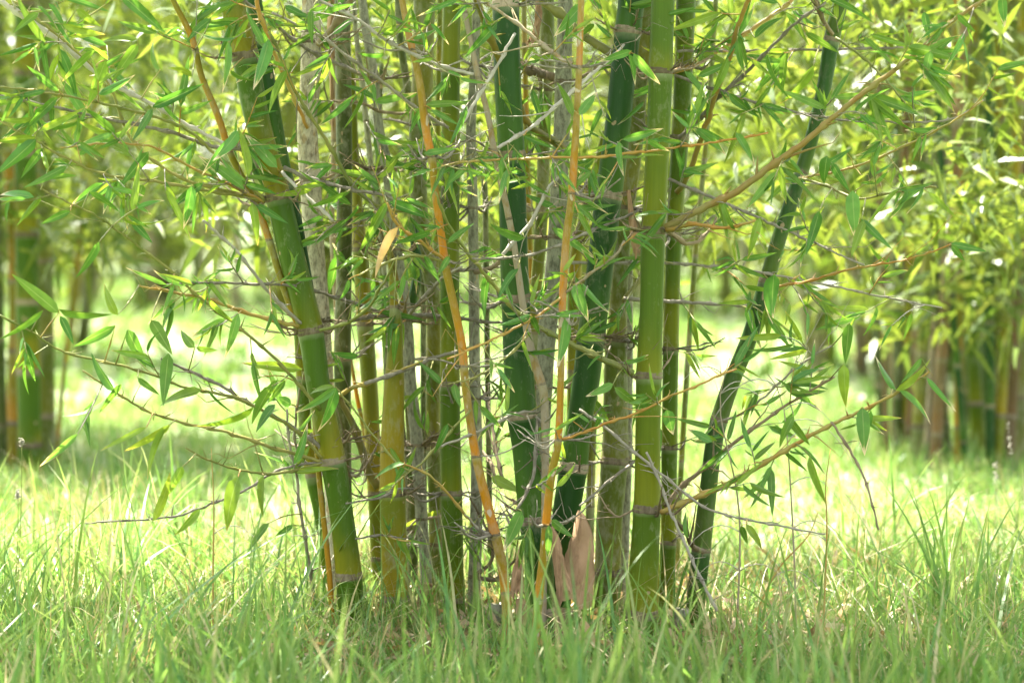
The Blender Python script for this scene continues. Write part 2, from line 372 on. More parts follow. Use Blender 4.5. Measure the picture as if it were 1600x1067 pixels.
culm('c4', [(549,100,12),(552,200,14),(557,300,16),(563,400,24),(570,500,26),(577,600,26),(583,700,25),(588,800,24),(592,872,25),(600,960,24)], [390,506,770,872], 6.4, 'gold',
     'olive cane with a bleached streak between the dull green cane and the golden one', top=100, grow=False)
culm('c5a', [(553,0,7),(557,60,8),(567,140,9),(573,200,9),(580,260,9),(590,340,8),(600,420,8),(612,520,8),(632,700,8),(640,900,8)], [85,190,330,470,640], 6.5, 'grey',
     'pencil thin grey brown cane crossing behind the mottled grey one', GROUPT)
culm('c5', [(562,-30,14),(566,0,14),(574,62,14),(586,125,13),(592,200,15),(605,262,17),(613,340,17),(621,400,17),(629,450,18),(637,525,19),(641,600,20),(650,675,20),(655,750,20),(660,825,18),(665,887,18),(668,980,18)],
     [125,262,390,500,695,810,885], 6.25, 'grey', 'mottled grey cane leaning left with a forked stub at mid height')
culm('c6', [(606,330,4),(607,380,6),(613,450,9),(618,500,20),(617,560,26),(616,600,32),(613,700,38),(614,800,41),(617,900,41),(622,1000,40)], [480,770,935], 6.05, 'gold',
     'golden olive cane, wide at the grass and narrowing to a whip at mid height', top=340, grow=False)
culm('c7', [(634,560,10),(639,650,12),(643,700,14),(645,800,15),(646,960,15)], [690,830], 6.5, 'dusk', 'dark narrow cane stump in shade between the golden and the mottled grey cane', top=570, grow=False)
culm('c8', [(664,-30,34),(663,0,34),(660,125,33),(656,190,32),(653,250,28),(657,350,26),(668,410,24),(676,460,23),(678,550,23),(676,650,22),(680,800,21),(682,960,21)], [195,405,560,700,850], 6.35, 'olive',
     'olive cane behind the left orange cane that kinks right at mid height')
culm('c9', [(707,-30,28),(706,0,28),(704,110,29),(704,256,29),(703,400,29),(703,600,31),(704,700,32),(707,850,34),(708,980,34)], [110,256,422,600,770,936], 6.15, 'lime',
     'straight yellow green cane standing right behind the left orange cane')
culm('c10', [(746,-30,12),(745,0,12),(742,100,14),(736,200,15),(738,300,16),(740,400,16),(742,600,18),(745,700,18),(743,850,20),(739,980,20)], [102,220,325,475,622,830,900], 6.2, 'grey',
     'slender grey cane between the yellow green and the dark green cane')
culm('c11', [(789,-30,41),(790,0,41),(793,125,42),(799,243,42),(803,400,44),(806,467,44),(808,540,45),(812,600,47),(815,648,46),(821,700,42),(828,750,47),(834,812,46),(842,875,46),(845,1000,48)], [8,243,467,648,812,955], 5.9, 'deep',
     'thickest dark green cane, upright in the middle, with pale scars near its top')
culm('c18', [(857,-30,20),(856,0,20),(854,100,24),(850,200,20),(848,300,20),(842,400,20),(836,470,18),(832,600,16),(836,760,16),(840,960,16)], [140,330,520], 6.35, 'olive',
     'weathered olive grey cane hard against the right side of the thickest dark green one')
culm('c17', [(884,-30,22),(883,30,24),(880,125,26),(878,200,26),(873,300,27),(868,400,28),(859,480,30),(853,550,28),(850,625,24),(849,700,20),(852,800,18),(856,960,18)], [128,370,605,790], 6.15, 'grey',
     'lichen covered pale grey cane behind the right orange cane')
culm('c19', [(946,200,10),(935,250,12),(920,300,13),(908,350,15),(900,400,20),(897,470,21),(896,560,19),(893,700,17),(888,850,16),(886,960,16)], [318,440,580], 6.4, 'gold',
     'olive cane with bent tan top between the right orange and leaning dark green canes', top=205, grow=False)
culm('c12', [(990,-30,42),(987,0,42),(975,100,40),(965,200,41),(951,305,42),(940,400,42),(924,525,43),(915,600,43),(905,660,40),(896,730,44),(885,800,44),(873,900,44),(868,1000,44)], [48,305,525,730,880], 6.0, 'deep',
     'thick dark green cane leaning right with torn papery sheaths at its foot')
culm('c13', [(1014,-30,24),(1012,0,24),(1003,100,24),(996,180,25),(990,250,24),(977,340,25),(970,420,26),(965,500,30),(962,560,36),(962,640,40),(960,720,42),(953,800,42),(949,893,41),(942,1000,40)], [112,325,530,720,893], 6.15, 'olive',
     'blotched olive cane with crusty nodes between the leaning dark green and the big lime one')
culm('c14', [(1038,-30,37),(1036,0,37),(1029,200,37),(1021,360,38),(1018,480,37),(1014,587,40),(1012,700,40),(1011,795,43),(1005,900,47),(1000,1000,50)], [112,360,587,795,960], 5.85, 'lime',
     'big smooth lime green cane sending out the long orange branch to the right')
culm('c15', [(1074,-30,31),(1072,0,31),(1065,175,28),(1057,300,26),(1052,400,25),(1048,540,25),(1046,700,25),(1044,847,25),(1038,960,25)], [105,215,365,545,699,847], 6.15, 'lime',
     'slimmer yellow green cane half hidden behind the right side of the big lime green one')
culm('c16', [(1326,-40,24),(1315,0,24),(1300,60,25),(1287,140,23),(1266,225,22),(1245,290,22),(1218,370,24),(1198,440,25),(1172,525,26),(1142,600,27),(1118,680,27),(1105,780,28),(1097,850,29),(1089,920,30),(1083,1000,30)], [62,268,440,655,858], 6.05, 'slate',
     'dark cane standing alone at the right, bending away to the upper right')
culm('o1', [(262,-30,9),(270,0,9),(300,60,10),(315,120,10),(340,180,11),(360,240,11),(385,290,11),(405,330,11),(425,390,11),(440,440,11),(462,500,11),(470,520,10),(490,640,9),(500,760,9),(515,900,9)], [78,238,375,520], 5.95, 'amber',
     'thin orange cane rising to the upper left from behind the leaning thick cane', GROUPT)
culm('o2', [(624,-30,10),(628,0,10),(640,60,11),(655,125,12),(665,200,13),(675,250,13),(680,300,12),(690,370,12),(697,420,13),(710,480,13),(722,540,13),(727,600,13),(735,660,13),(745,720,14),(762,790,15),(780,860,16),(790,920,16),(793,980,16)], [78,245,410,572,713,835,925], 5.72, 'orange',
     'left of the two bright orange canes, slanting down right across the clump', GROUPT)
culm('o3', [(909,-30,9),(908,0,10),(905,105,10),(900,200,11),(897,250,12),(893,310,12),(885,370,12),(880,450,12),(878,500,11),(876,600,11),(872,690,12),(862,740,13),(855,800,13),(850,860,13),(843,920,14),(836,1000,14),(833,1050,14)], [105,302,490,687,820,935], 5.6, 'orange',
     'right of the two bright orange canes, near upright in front of everything', GROUPT)
culm('o5', [(716,-30,8),(722,0,8),(735,62,8),(747,120,9),(760,170,9),(766,200,9),(772,235,10),(785,295,10),(795,340,10),(806,400,10),(816,470,11),(824,517,12),(832,555,13),(845,597,14),(850,620,14),(852,700,12),(850,860,10)], [20,122,235,342,520,600], 5.82, 'straw',
     'thin straw coloured cane slanting across the top of the thickest dark green one', GROUPT)
for kk, pts_, nd_, dd_, mt_, lb_ in (
 ('k1', [(756,280,8),(758,300,9),(762,600,9),(768,960,9)], [400,560,720,850], 6.5, 'dusk', 'dull thin cane left of the thickest dark green one'),
 ('k2', [(930,560,10),(928,600,13),(925,700,13),(922,800,14),(918,960,14)], [650,790], 6.4, 'olive', 'short olive cane just right of the big papery sheath'),
 ('k3', [(984,400,10),(982,560,14),(981,700,14),(978,800,14),(972,960,14)], [560,690,860], 6.25, 'grey', 'crusty grey cane along the right edge of the blotched olive one'),
 ('k4', [(1030,740,4),(1027,800,7),(1025,950,8)], [860], 5.98, 'amber', 'small orange shoot between the two lime green canes near the grass'),
 ('k5', [(622,-20,11),(625,60,12),(634,120,12),(641,170,12),(649,230,11),(660,420,10),(662,700,10)], [40,150,300], 6.55, 'dusk', 'dull brown cane at the top left of the left orange cane'),
 ('k6', [(688,-20,9),(684,200,9),(681,500,10),(690,900,10)], [100,240,380,520,660,800], 6.6, 'gold', 'thin olive cane glimpsed between the kinked olive and the yellow green cane'),
 ('k7', [(548,560,5),(557,615,7),(566,660,7),(572,695,8),(583,800,8),(588,960,8)], [640,740,850], 6.55, 'orange', 'short orange cane low behind the dull green one'),
 ('k8', [(520,-20,9),(522,200,9),(519,360,9),(540,700,9)], [90,220,380], 6.6, 'straw', 'cream thin cane glimpsed right of the bleached tan one'),
 ('k9', [(818,-20,8),(824,260,9),(832,480,9),(845,800,9)], [70,190,330,450], 6.6, 'amber', 'thin amber cane glimpsed right of the thickest dark green one'),
 ('k10', [(596,100,7),(590,300,8),(600,480,9),(606,700,9)], [210,350,440], 6.7, 'dusk', 'thin shaded cane far back in the left half of the clump'),
 ('k11', [(1120,-20,8),(1105,200,8),(1085,420,9),(1066,700,9),(1055,940,9)], [90,250,400,560,720], 6.7, 'olive', 'thin leaning olive cane far back between the lime canes and the lone dark one')):
    culm(kk, pts_, nd_, dd_, mt_, lb_, GROUPT, top=pts_[0][1] if pts_[0][1] > 0 else None, grow=pts_[0][1] <= 0)
def spurs(mb, P, R, rad):
    """short broken side twigs at a knot"""
    for _ in range(random.choice((1, 2, 2, 3))):
        v = np.array([random.gauss(0, 1) for _ in range(3)]); v[2] = abs(v[2])*.6; v /= np.linalg.norm(v)
        L = random.uniform(.006, .03)*min(1.6, .6+rad/.002)
        mid = P+v*L*.5+np.array((0, 0, random.uniform(-.002, .003)))
        a, f, u = tube([P, mid, P+v*L+np.array((random.gauss(0, .003),)*3)], [rad*.5, rad*.35, rad*.12], 4); mb.add(a, f, u)
def branch(key, pts, w0, w1, d0, d1, mat='dry', knots=True, name='branch', reg=True, label=None, fork=0, step=None):
    c = CULM[key]; n = max(8, int(np.sum(np.linalg.norm(np.diff(np.array(pts, float), axis=0), axis=1))/9))
    K = smooth_curve(pts, n+1); s = np.linspace(0, 1, n+1)
    P = np.array([at(K[q, 0], K[q, 1], d0+(d1-d0)*s[q]) for q in range(n+1)])
    P += rng.normal(0, .0009, P.shape)
    R = (w0+(w1-w0)*s)/2*5.9/FPX*(1.15 if w0 < 7 else 1)
    mb = MB(); R2 = R.copy()
    ks = step or random.choice((4, 5, 6))
    if knots:
        for q in range(ks, n-1, ks): R2[q] *= 1.55; R2[q-1] *= 1.05
    a, f, u = tube(P, R2, 8 if w0 > 5 else 6); mb.add(a, f, u)
    if knots:
        for q in range(ks, n-1, ks): spurs(mb, P[q], R2[q], R[q])
    for _ in range(fork):
        q = random.randrange(n//4, n-2); dirn = P[q+1]-P[q]; dirn /= np.linalg.norm(dirn)
        v = dirn+np.array([random.gauss(0, .55) for _ in range(3)]); v /= np.linalg.norm(v); L = random.uniform(.05, .2)
        Q = [P[q]+v*L*t+np.array((0, 0, .02*t*t*random.choice((-1, 1)))) for t in np.linspace(0, 1, 6)]
        a, f, u = tube(Q, np.linspace(R[q]*.55, .0004, 6), 4); mb.add(a, f, u)
    root = P[0]
    o = obj(name, mb.mesh(name, M[mat], root), c['e'], Vector(root-c['org']))
    if label: o['label'] = label
    c['n'] += 1
    if reg:
        for q in range(2, n+1, 2): REG.append((K[q, 0], K[q, 1], d0+(d1-d0)*s[q], key))
    return o, root, P

B = branch
# long dry and living side branches
B('o2', [(497,0),(565,35),(592,57),(635,80),(690,103),(740,117)][::-1], 5, 4, 5.7, 5.66, 'pale', fork=4)
B('c5', [(580,122),(525,100),(480,77),(452,57),(422,32),(380,0)], 6, 4, 6.2, 5.8, 'dry', fork=4)
B('c9', [(700,200),(652,170),(580,115),(547,92),(500,57),(425,20)], 5, 3.5, 6.0, 5.75, 'dry', fork=3)
B('c1', [(444,262),(480,277),(547,296),(605,307),(660,330)], 7, 3, 5.9, 5.8, 'dry', fork=3)
B('c1', [(440,268),(470,300),(500,325),(520,345)], 5, 4, 5.9, 5.85, 'pale')
B('c5', [(630,497),(602,490),(530,466),(490,454),(445,446),(340,442),(281,443)], 5, 2.5, 6.15, 5.7, 'dry', fork=3)
B('c1', [(474,508),(420,457),(377,400),(340,365),(317,345)], 5, 4, 5.93, 5.75, 'pale')
B('c1', [(505,712),(492,692),(440,657),(385,627),(340,600),(250,560)], 6, 3, 5.95, 5.7, 'dry', fork=3)
B('c5', [(662,762),(622,765),(595,777),(540,786)], 4, 2.5, 6.0, 5.8, 'dry')
B('c5', [(662,844),(637,845),(597,836),(557,841)], 4, 2.5, 6.0, 5.85, 'dry')
B('c5', [(635,492),(590,494),(550,501)], 8, 6, 6.2, 6.1, 'dry')
B('c5', [(638,492),(690,495),(735,500),(790,505)], 8, 4, 6.2, 6.1, 'dry', fork=2)
B('c5', [(640,490),(665,462),(690,436),(722,418)], 6, 3, 6.15, 5.9, 'dry', fork=2)
B('c9', [(714,550),(677,559),(620,583),(570,600)], 5, 6, 6.0, 5.95, 'dry')
B('c3', [(530,620),(550,606),(575,598),(620,580),(660,565)], 8, 3, 6.2, 5.9, 'otwig')
B('o5', [(805,52),(790,80),(770,115),(757,135),(740,163),(720,195)], 4, 4.5, 5.8, 5.7, 'pale', fork=1)
B('c12', [(975,70),(952,92),(895,142),(830,199),(778,232)], 4, 5, 5.9, 5.65, 'pale', fork=3)
B('o3', [(894,100),(872,88),(820,47),(790,25),(762,5)], 7, 4, 5.6, 5.65, 'straw', fork=5)
B('o3', [(880,272),(857,295),(830,347),(805,375),(780,405)], 4, 5, 5.75, 5.7, 'pale', fork=2)
B('c13', [(1000,328),(957,347),(902,370),(850,392),(800,402),(740,405)], 4, 3, 5.9, 5.62, 'dry', fork=3)
B('o3', [(880,462),(830,500),(800,515),(760,535),(700,560)], 4, 3, 5.6, 5.5, 'otwig', fork=3)
B('o3', [(882,460),(920,430),(960,400),(975,378)], 4, 3, 5.6, 5.5, 'straw')
B('c12', [(905,640),(945,667),(992,707),(1035,742),(1080,777),(1130,803),(1290,835)], 4.5, 2.5, 5.9, 5.6, 'dry', fork=4)
B('c14', [(1010,707),(1032,755),(1047,797),(1065,837),(1090,892),(1120,955)], 3.2, 4.0, 5.75, 5.6, 'dry')
B('c13', [(990,722),(960,745),(930,770),(905,790)], 5, 3, 6.05, 5.9, 'dry', fork=1)
B('c11', [(838,642),(802,647),(760,668),(720,685),(690,697)], 4, 3, 5.85, 5.65, 'dry')
B('c17', [(840,655),(838,690),(834,740),(822,770),(808,795)], 5, 4, 5.85, 5.7, 'dry', fork=3)
B('c13', [(890,410),(950,411),(1002,411),(1060,412),(1120,417),(1165,422),(1290,445),(1385,465),(1472,481)], 5, 2.5, 6.0, 6.05, 'dry', fork=2)
B('c13', [(975,467),(1050,471),(1120,475),(1200,478)], 6, 3, 6.1, 6.05, 'dry', fork=2)
B('c15', [(1045,280),(1120,312),(1177,337),(1262,375),(1350,415)], 5, 2.5, 6.0, 5.8, 'dry', fork=4)
B('c15', [(1055,118),(1130,145),(1190,163),(1247,176),(1313,187),(1388,191),(1484,187),(1536,157)], 5, 2, 6.05, 5.8, 'dry', fork=3)
B('c15', [(1058,80),(1180,80),(1322,77),(1411,75)], 4.5, 3, 6.05, 6.2, 'dry')
B('c8', [(640,178),(600,176),(560,160),(520,158)], 5, 3, 6.3, 6.15, 'brown')
B('c17', [(866,122),(840,112),(815,98),(790,85)], 16, 9, 6.2, 6.3, 'brown')
B('c17', [(850,118),(820,108),(812,102)], 14, 9, 6.15, 6.1, 'brown')
B('c12', [(980,96),(955,84),(920,62),(880,25),(850,5),(838,-20)], 15, 12, 6.05, 6.05, 'olivebr', step=14)
B('c17', [(880,232),(866,222),(850,213),(825,197),(808,160),(790,115),(770,70),(745,0),(738,-20)], 14, 10, 6.14, 5.7, 'limb', step=12)
B('c2', [(498,68),(515,52),(530,30),(545,8),(552,-15)], 13, 9, 6.15, 6.0, 'brown')
B('c15', [(1058,300),(1068,288),(1082,255),(1102,200),(1116,155),(1140,90),(1158,28),(1175,-10)], 10, 7, 6.12, 5.9, 'limb', step=14)
B('c13', [(1008,118),(1050,112),(1085,102),(1150,62),(1230,8),(1240,-10)], 9, 6, 6.1, 6.2, 'otwig', step=9)
B('c15', [(1062,215),(1090,190),(1125,150),(1170,110),(1240,40),(1290,5)], 7, 4, 6.1, 5.9, 'dry', fork=3)
B('c14', [(1040,357),(1060,345),(1100,325),(1150,300),(1200,263),(1240,235),(1285,198),(1350,145),(1430,85),(1480,40),(1545,-5)], 12, 5, 5.82, 5.55, 'longbr', step=11, label='long orange brown branch rising to the upper right', fork=3)
B('c14', [(1042,360),(1085,350),(1130,356),(1180,345)], 6, 3, 5.8, 5.65, 'otwig', fork=2)
B('c14', [(1035,352),(1070,380),(1100,370),(1120,340)], 8, 4, 5.9, 6.0, 'brown')
B('c14', [(1032,800),(1060,789),(1100,772),(1129,760),(1170,738),(1203,718),(1267,680),(1326,651),(1400,614),(1453,580)], 9, 3, 5.8, 5.5, 'otwig', fork=3)
B('c15', [(1040,790),(1060,765),(1095,735),(1134,702),(1214,643),(1304,588)], 8, 3, 6.0, 5.7, 'brown', fork=5)
B('o3', [(875,687),(900,680),(937,665),(995,645),(1045,620),(1090,602),(1150,575)], 4, 2.5, 5.6, 5.45, 'otwig', fork=2)
B('o3', [(897,246),(870,246),(825,248),(780,250),(725,253),(690,260)], 3.5, 3, 5.6, 5.65, 'otwig')
B('o3', [(898,246),(945,245),(1005,237),(1060,230),(1120,222),(1200,208)], 4, 2.5, 5.6, 5.6, 'otwig')
B('c14', [(990,583),(940,560),(892,537),(845,512),(815,490)], 11, 6, 5.8, 5.75, 'olivebr', step=8, fork=2)
B('c13', [(975,470),(990,450),(1000,435),(1010,420),(1040,400)], 9, 5, 6.1, 6.2, 'olivebr')
B('c4', [(592,762),(575,735),(568,710),(560,685),(548,655),(536,632),(528,615)], 16, 9, 6.2, 6.2, 'limb', step=10)
B('c5', [(634,495),(628,470),(622,445),(615,415),(610,385)], 8, 6, 6.1, 6.05, 'limb')
B('c5', [(636,494),(644,470),(650,440),(650,400),(646,350)], 18, 14, 6.28, 6.3, 'deep', knots=False)
B('c22', [(478,722),(462,700),(462,650),(470,600)], 4, 3, 6.2, 6.0, 'dry')
B('c22', [(500,1000),(494,975),(485,892),(476,837),(470,800),(463,740),(452,690),(448,640)], 6, 3, 6.1, 5.85, 'dry', fork=4)
B('c1', [(405,262),(385,232),(341,231),(262,206),(157,184),(56,161),(0,150)], 7, 3, 5.9, 5.6, 'dry')
B('o1', [(400,245),(330,215),(232,161),(161,122),(86,60),(0,2),(-30,-20)], 5, 8, 5.9, 5.6, 'pale', label='sunlit silvery dead branch in the upper left')
B('c1', [(413,313),(400,300),(340,245),(285,199),(202,172),(100,150),(0,135)], 5, 2.5, 5.9, 5.55, 'twig')
B('c1', [(413,313),(337,300),(250,285),(169,274),(110,250),(56,221),(0,190)], 5, 2.5, 5.9, 5.5, 'twig')
B('c1', [(413,314),(360,300),(289,281),(225,240),(195,200),(165,125),(100,65),(20,0)], 5, 2.5, 5.9, 5.6, 'twig')
B('c1', [(413,315),(370,295),(300,262),(235,230),(160,225),(95,232)], 4, 2, 5.9, 5.55, 'otwig')
B('c1', [(500,640),(462,595),(432,562),(402,535),(380,517),(311,464),(259,417),(217,386),(157,341),(110,318),(64,296)], 5, 2.5, 5.92, 5.6, 'twig', fork=3)
B('c1', [(503,715),(460,672),(375,624),(289,605),(229,582),(157,564),(97,549),(49,519),(0,494)], 5, 2.5, 5.92, 5.5, 'twig', fork=4)
B('c1', [(503,721),(430,700),(356,676),(281,659),(225,639),(176,609),(130,580)], 5, 2.5, 5.92, 5.55, 'twig', fork=3)
B('c1', [(466,510),(395,492),(326,468),(270,457),(217,447)], 7, 3, 5.92, 5.7, 'otwig', fork=4)
B('c1', [(503,722),(460,727),(423,740),(390,762),(335,785),(280,805),(228,811),(133,818)], 4, 2, 5.92, 5.6, 'dry')
B('c1', [(502,724),(430,740),(380,735),(330,720),(290,700)], 5, 2, 5.92, 5.7, 'twig', fork=3)
B('c1', [(500,516),(540,505),(575,480),(600,440),(622,400)], 5, 2.5, 5.9, 5.7, 'twig', fork=4)
B('c1', [(448,310),(480,200),(440,110),(418,55),(405,20),(400,-10)][1:], 5, 6, 5.85, 5.7, 'otwig')
B('c8', [(660,310),(620,330),(560,300),(510,220),(460,140),(435,80),(420,50)], 6, 4, 6.0, 5.7, 'olivebr', step=7)
B('o2', [(700,410),(660,380),(620,350),(605,318)], 5, 3, 5.7, 5.55, 'otwig', fork=3)
B('o2', [(703,412),(650,400),(600,412),(560,430)], 5, 2.5, 5.7, 5.6, 'twig', fork=2)
B('o2', [(735,640),(680,700),(640,735),(600,700),(560,650),(525,605)], 3, 2.5, 5.7, 5.6, 'twig')
B('o2', [(792,980),(740,820),(680,750),(630,725)][1:], 4, 2.5, 5.75, 5.6, 'otwig')
B('o5', [(830,500),(800,480),(760,430),(735,400),(700,350),(680,300)], 6, 3, 5.8, 5.6, 'twig', fork=3)
B('o5', [(828,520),(790,560),(740,590),(700,600)], 4, 2, 5.75, 5.6, 'twig', fork=3)
B('c10', [(742,425),(765,420),(790,400),(800,385)], 9, 5, 6.1, 5.85, 'brown', fork=3)
B('c10', [(740,900),(765,880),(770,850),(752,810),(735,780)], 6, 3, 6.15, 6.1, 'brown', fork=4)
B('c10', [(745,902),(780,905),(790,890),(810,870)], 8, 4, 6.15, 6.1, 'brown', fork=4)
B('c11', [(800,760),(785,745),(775,700),(765,640),(750,600)], 7, 3, 6.1, 6.3, 'brown', fork=7)
B('c11', [(800,755),(780,760),(765,720),(740,690)], 6, 3, 6.1, 6.3, 'brown', fork=6)
B('c16', [(1248,278),(1290,290),(1340,310),(1400,300),(1463,292)], 4, 2.5, 6.0, 5.7, 'twig', fork=3)
B('c16', [(1246,280),(1330,262),(1400,235),(1480,195),(1536,158)], 3.5, 2, 6.0, 5.7, 'otwig', fork=2)
B('c16', [(1118,660),(1170,640),(1250,570),(1300,540)], 4, 2.5, 6.0, 5.8, 'dry', fork=3)
B('c16', [(1198,450),(1260,440),(1330,420),(1420,405),(1484,382)], 4, 2, 6.0, 5.7, 'otwig', fork=3)
B('c16', [(1300,55),(1280,20),(1270,-10)], 6, 4, 6.0, 5.9, 'brown', fork=4)
B('c16', [(1098,862),(1080,850),(1072,830),(1055,812)], 9, 4, 6.0, 5.9, 'brown', fork=3)
B('c16', [(1306,60),(1360,100),(1420,170),(1430,200)], 4, 2.5, 6.0, 5.8, 'twig', fork=3)
B('c14', [(1300,660),(1345,735),(1358,770),(1372,828)], 3.5, 2.5, 5.6, 5.5, 'brown', reg=False)
# spiky rosettes of dead twigs at crowded nodes
for key, n_, col_ in (('c5', 26, 'brown'), ('c2', 14, 'brown'), ('c8', 14, 'dry'), ('c17', 12, 'brown'), ('c9', 14, 'dry'), ('c12', 14, 'brown'), ('c13', 18, 'dry'), ('c15', 16, 'dry'), ('c10', 18, 'dry'), ('c11', 12, 'dry'), ('c14', 12, 'brown'), ('c3', 14, 'dry'), ('c1', 14, 'brown'), ('c18', 12, 'dry'), ('c4', 10, 'brown'), ('o3', 14, 'dry'), ('o2', 14, 'dry'), ('c6', 4, 'brown')):
    c = CULM[key]
    for _ in range(int(n_*1.5)):
        y = random.choice([q for q in c['nodes'] if q < 860] or c['nodes']); x = float(c['X'](y)); a = random.choice((0, math.pi))+random.gauss(0, .5)
        L = random.uniform(18, 80); d0 = float(c['D'](y)); x += math.cos(a)*float(c['W'](y))*.42
        p1 = (x+math.cos(a)*L*.5, y-math.sin(a)*L*.5*.7); p2 = (x+math.cos(a)*L, y-abs(math.sin(a))*L*.5-random.uniform(0, 25))
        B(key, [(x, y), p1, p2], random.uniform(2.5, 5), 1.5, d0, d0+random.uniform(-.25, .15), col_, name='dead_twig', reg=False, fork=random.choice((0, 1, 2)))

# papery sheaths
def sheath(key, poly, d, bulge, label, mat='sheath'):
    """poly: rows (y, xl, xr); a curled scale that wraps the front of the cane"""
    c = CULM[key]; rows = []; nc = 9
    L = smooth_curve([(y, a, b) for y, a, b in poly], 16)
    for q, (y, xl, xr) in enumerate(L):
        xl += random.uniform(-1, 1); xr += random.uniform(-1.6, 1.2)
        for k in range(nc+1):
            s = k/nc; x = xl+(xr-xl)*s
            dd = d-bulge*math.sin(math.pi*s)+.006*math.sin(q*.9+s*5)+.004*random.random()
            yy = y+(random.uniform(-12, 8) if q == len(L)-1 else 0)+3*math.sin(s*9)*(q/len(L))
            rows.append(at(x, yy, dd))
    V = np.array(rows); Vb = V+np.array((0, .0018, 0)); N = len(V); nq = len(L)
    F = []
    for q in range(nq-1):
        for k in range(nc):
            a = q*(nc+1)+k; F.append((a, a+1, a+nc+2, a+nc+1)); F.append((N+a, N+a+nc+1, N+a+nc+2, N+a+1))
    for q in range(nq-1):
        for k in (0, nc):
            a = q*(nc+1)+k; b = a+nc+1; F.append((a, b, N+b, N+a))
    U = np.zeros((2*N, 2)); org = V[0]
    o = obj('sheath', mesh('sheath', np.concatenate([V, Vb])-org, F, M[mat], U), c['e'], Vector(org-c['org'])); o['label'] = label
sheath('c12', [(797,903,907),(812,899,917),(840,892,927),(870,882,928),(900,875,929),(925,869,927),(946,867,925)], 5.88, .03, 'large tan papery sheath peeling from the foot of the cane')
sheath('c12', [(812,858,861),(840,860,874),(880,864,884),(925,870,899)], 5.80, .02, 'narrow brown sheath curling beside the orange cane')
sheath('c11', [(852,812,817),(880,804,818),(910,798,819),(930,797,821)], 5.84, .02, 'small tan sheath on the left of the cane foot')
sheath('c11', [(935,806,822),(960,806,826),(1000,806,828),(1040,806,826)], 5.84, .02, 'pinkish dry sheath in the grass')
sheath('c13', [(297,979,985),(330,981,991),(370,985,1000),(400,991,1001)], 5.92, .01, 'narrow tan sheath strip hanging beside the cane')
sheath('c18', [(-10,836,848),(20,836,847),(50,832,844),(72,820,834)], 6.15, .01, 'cream sheath strip curling at the top', )
sheath('c3', [(0,511,523),(60,512,523),(120,514,522),(200,516,522)], 6.45, .01, 'cream strip of old sheath')

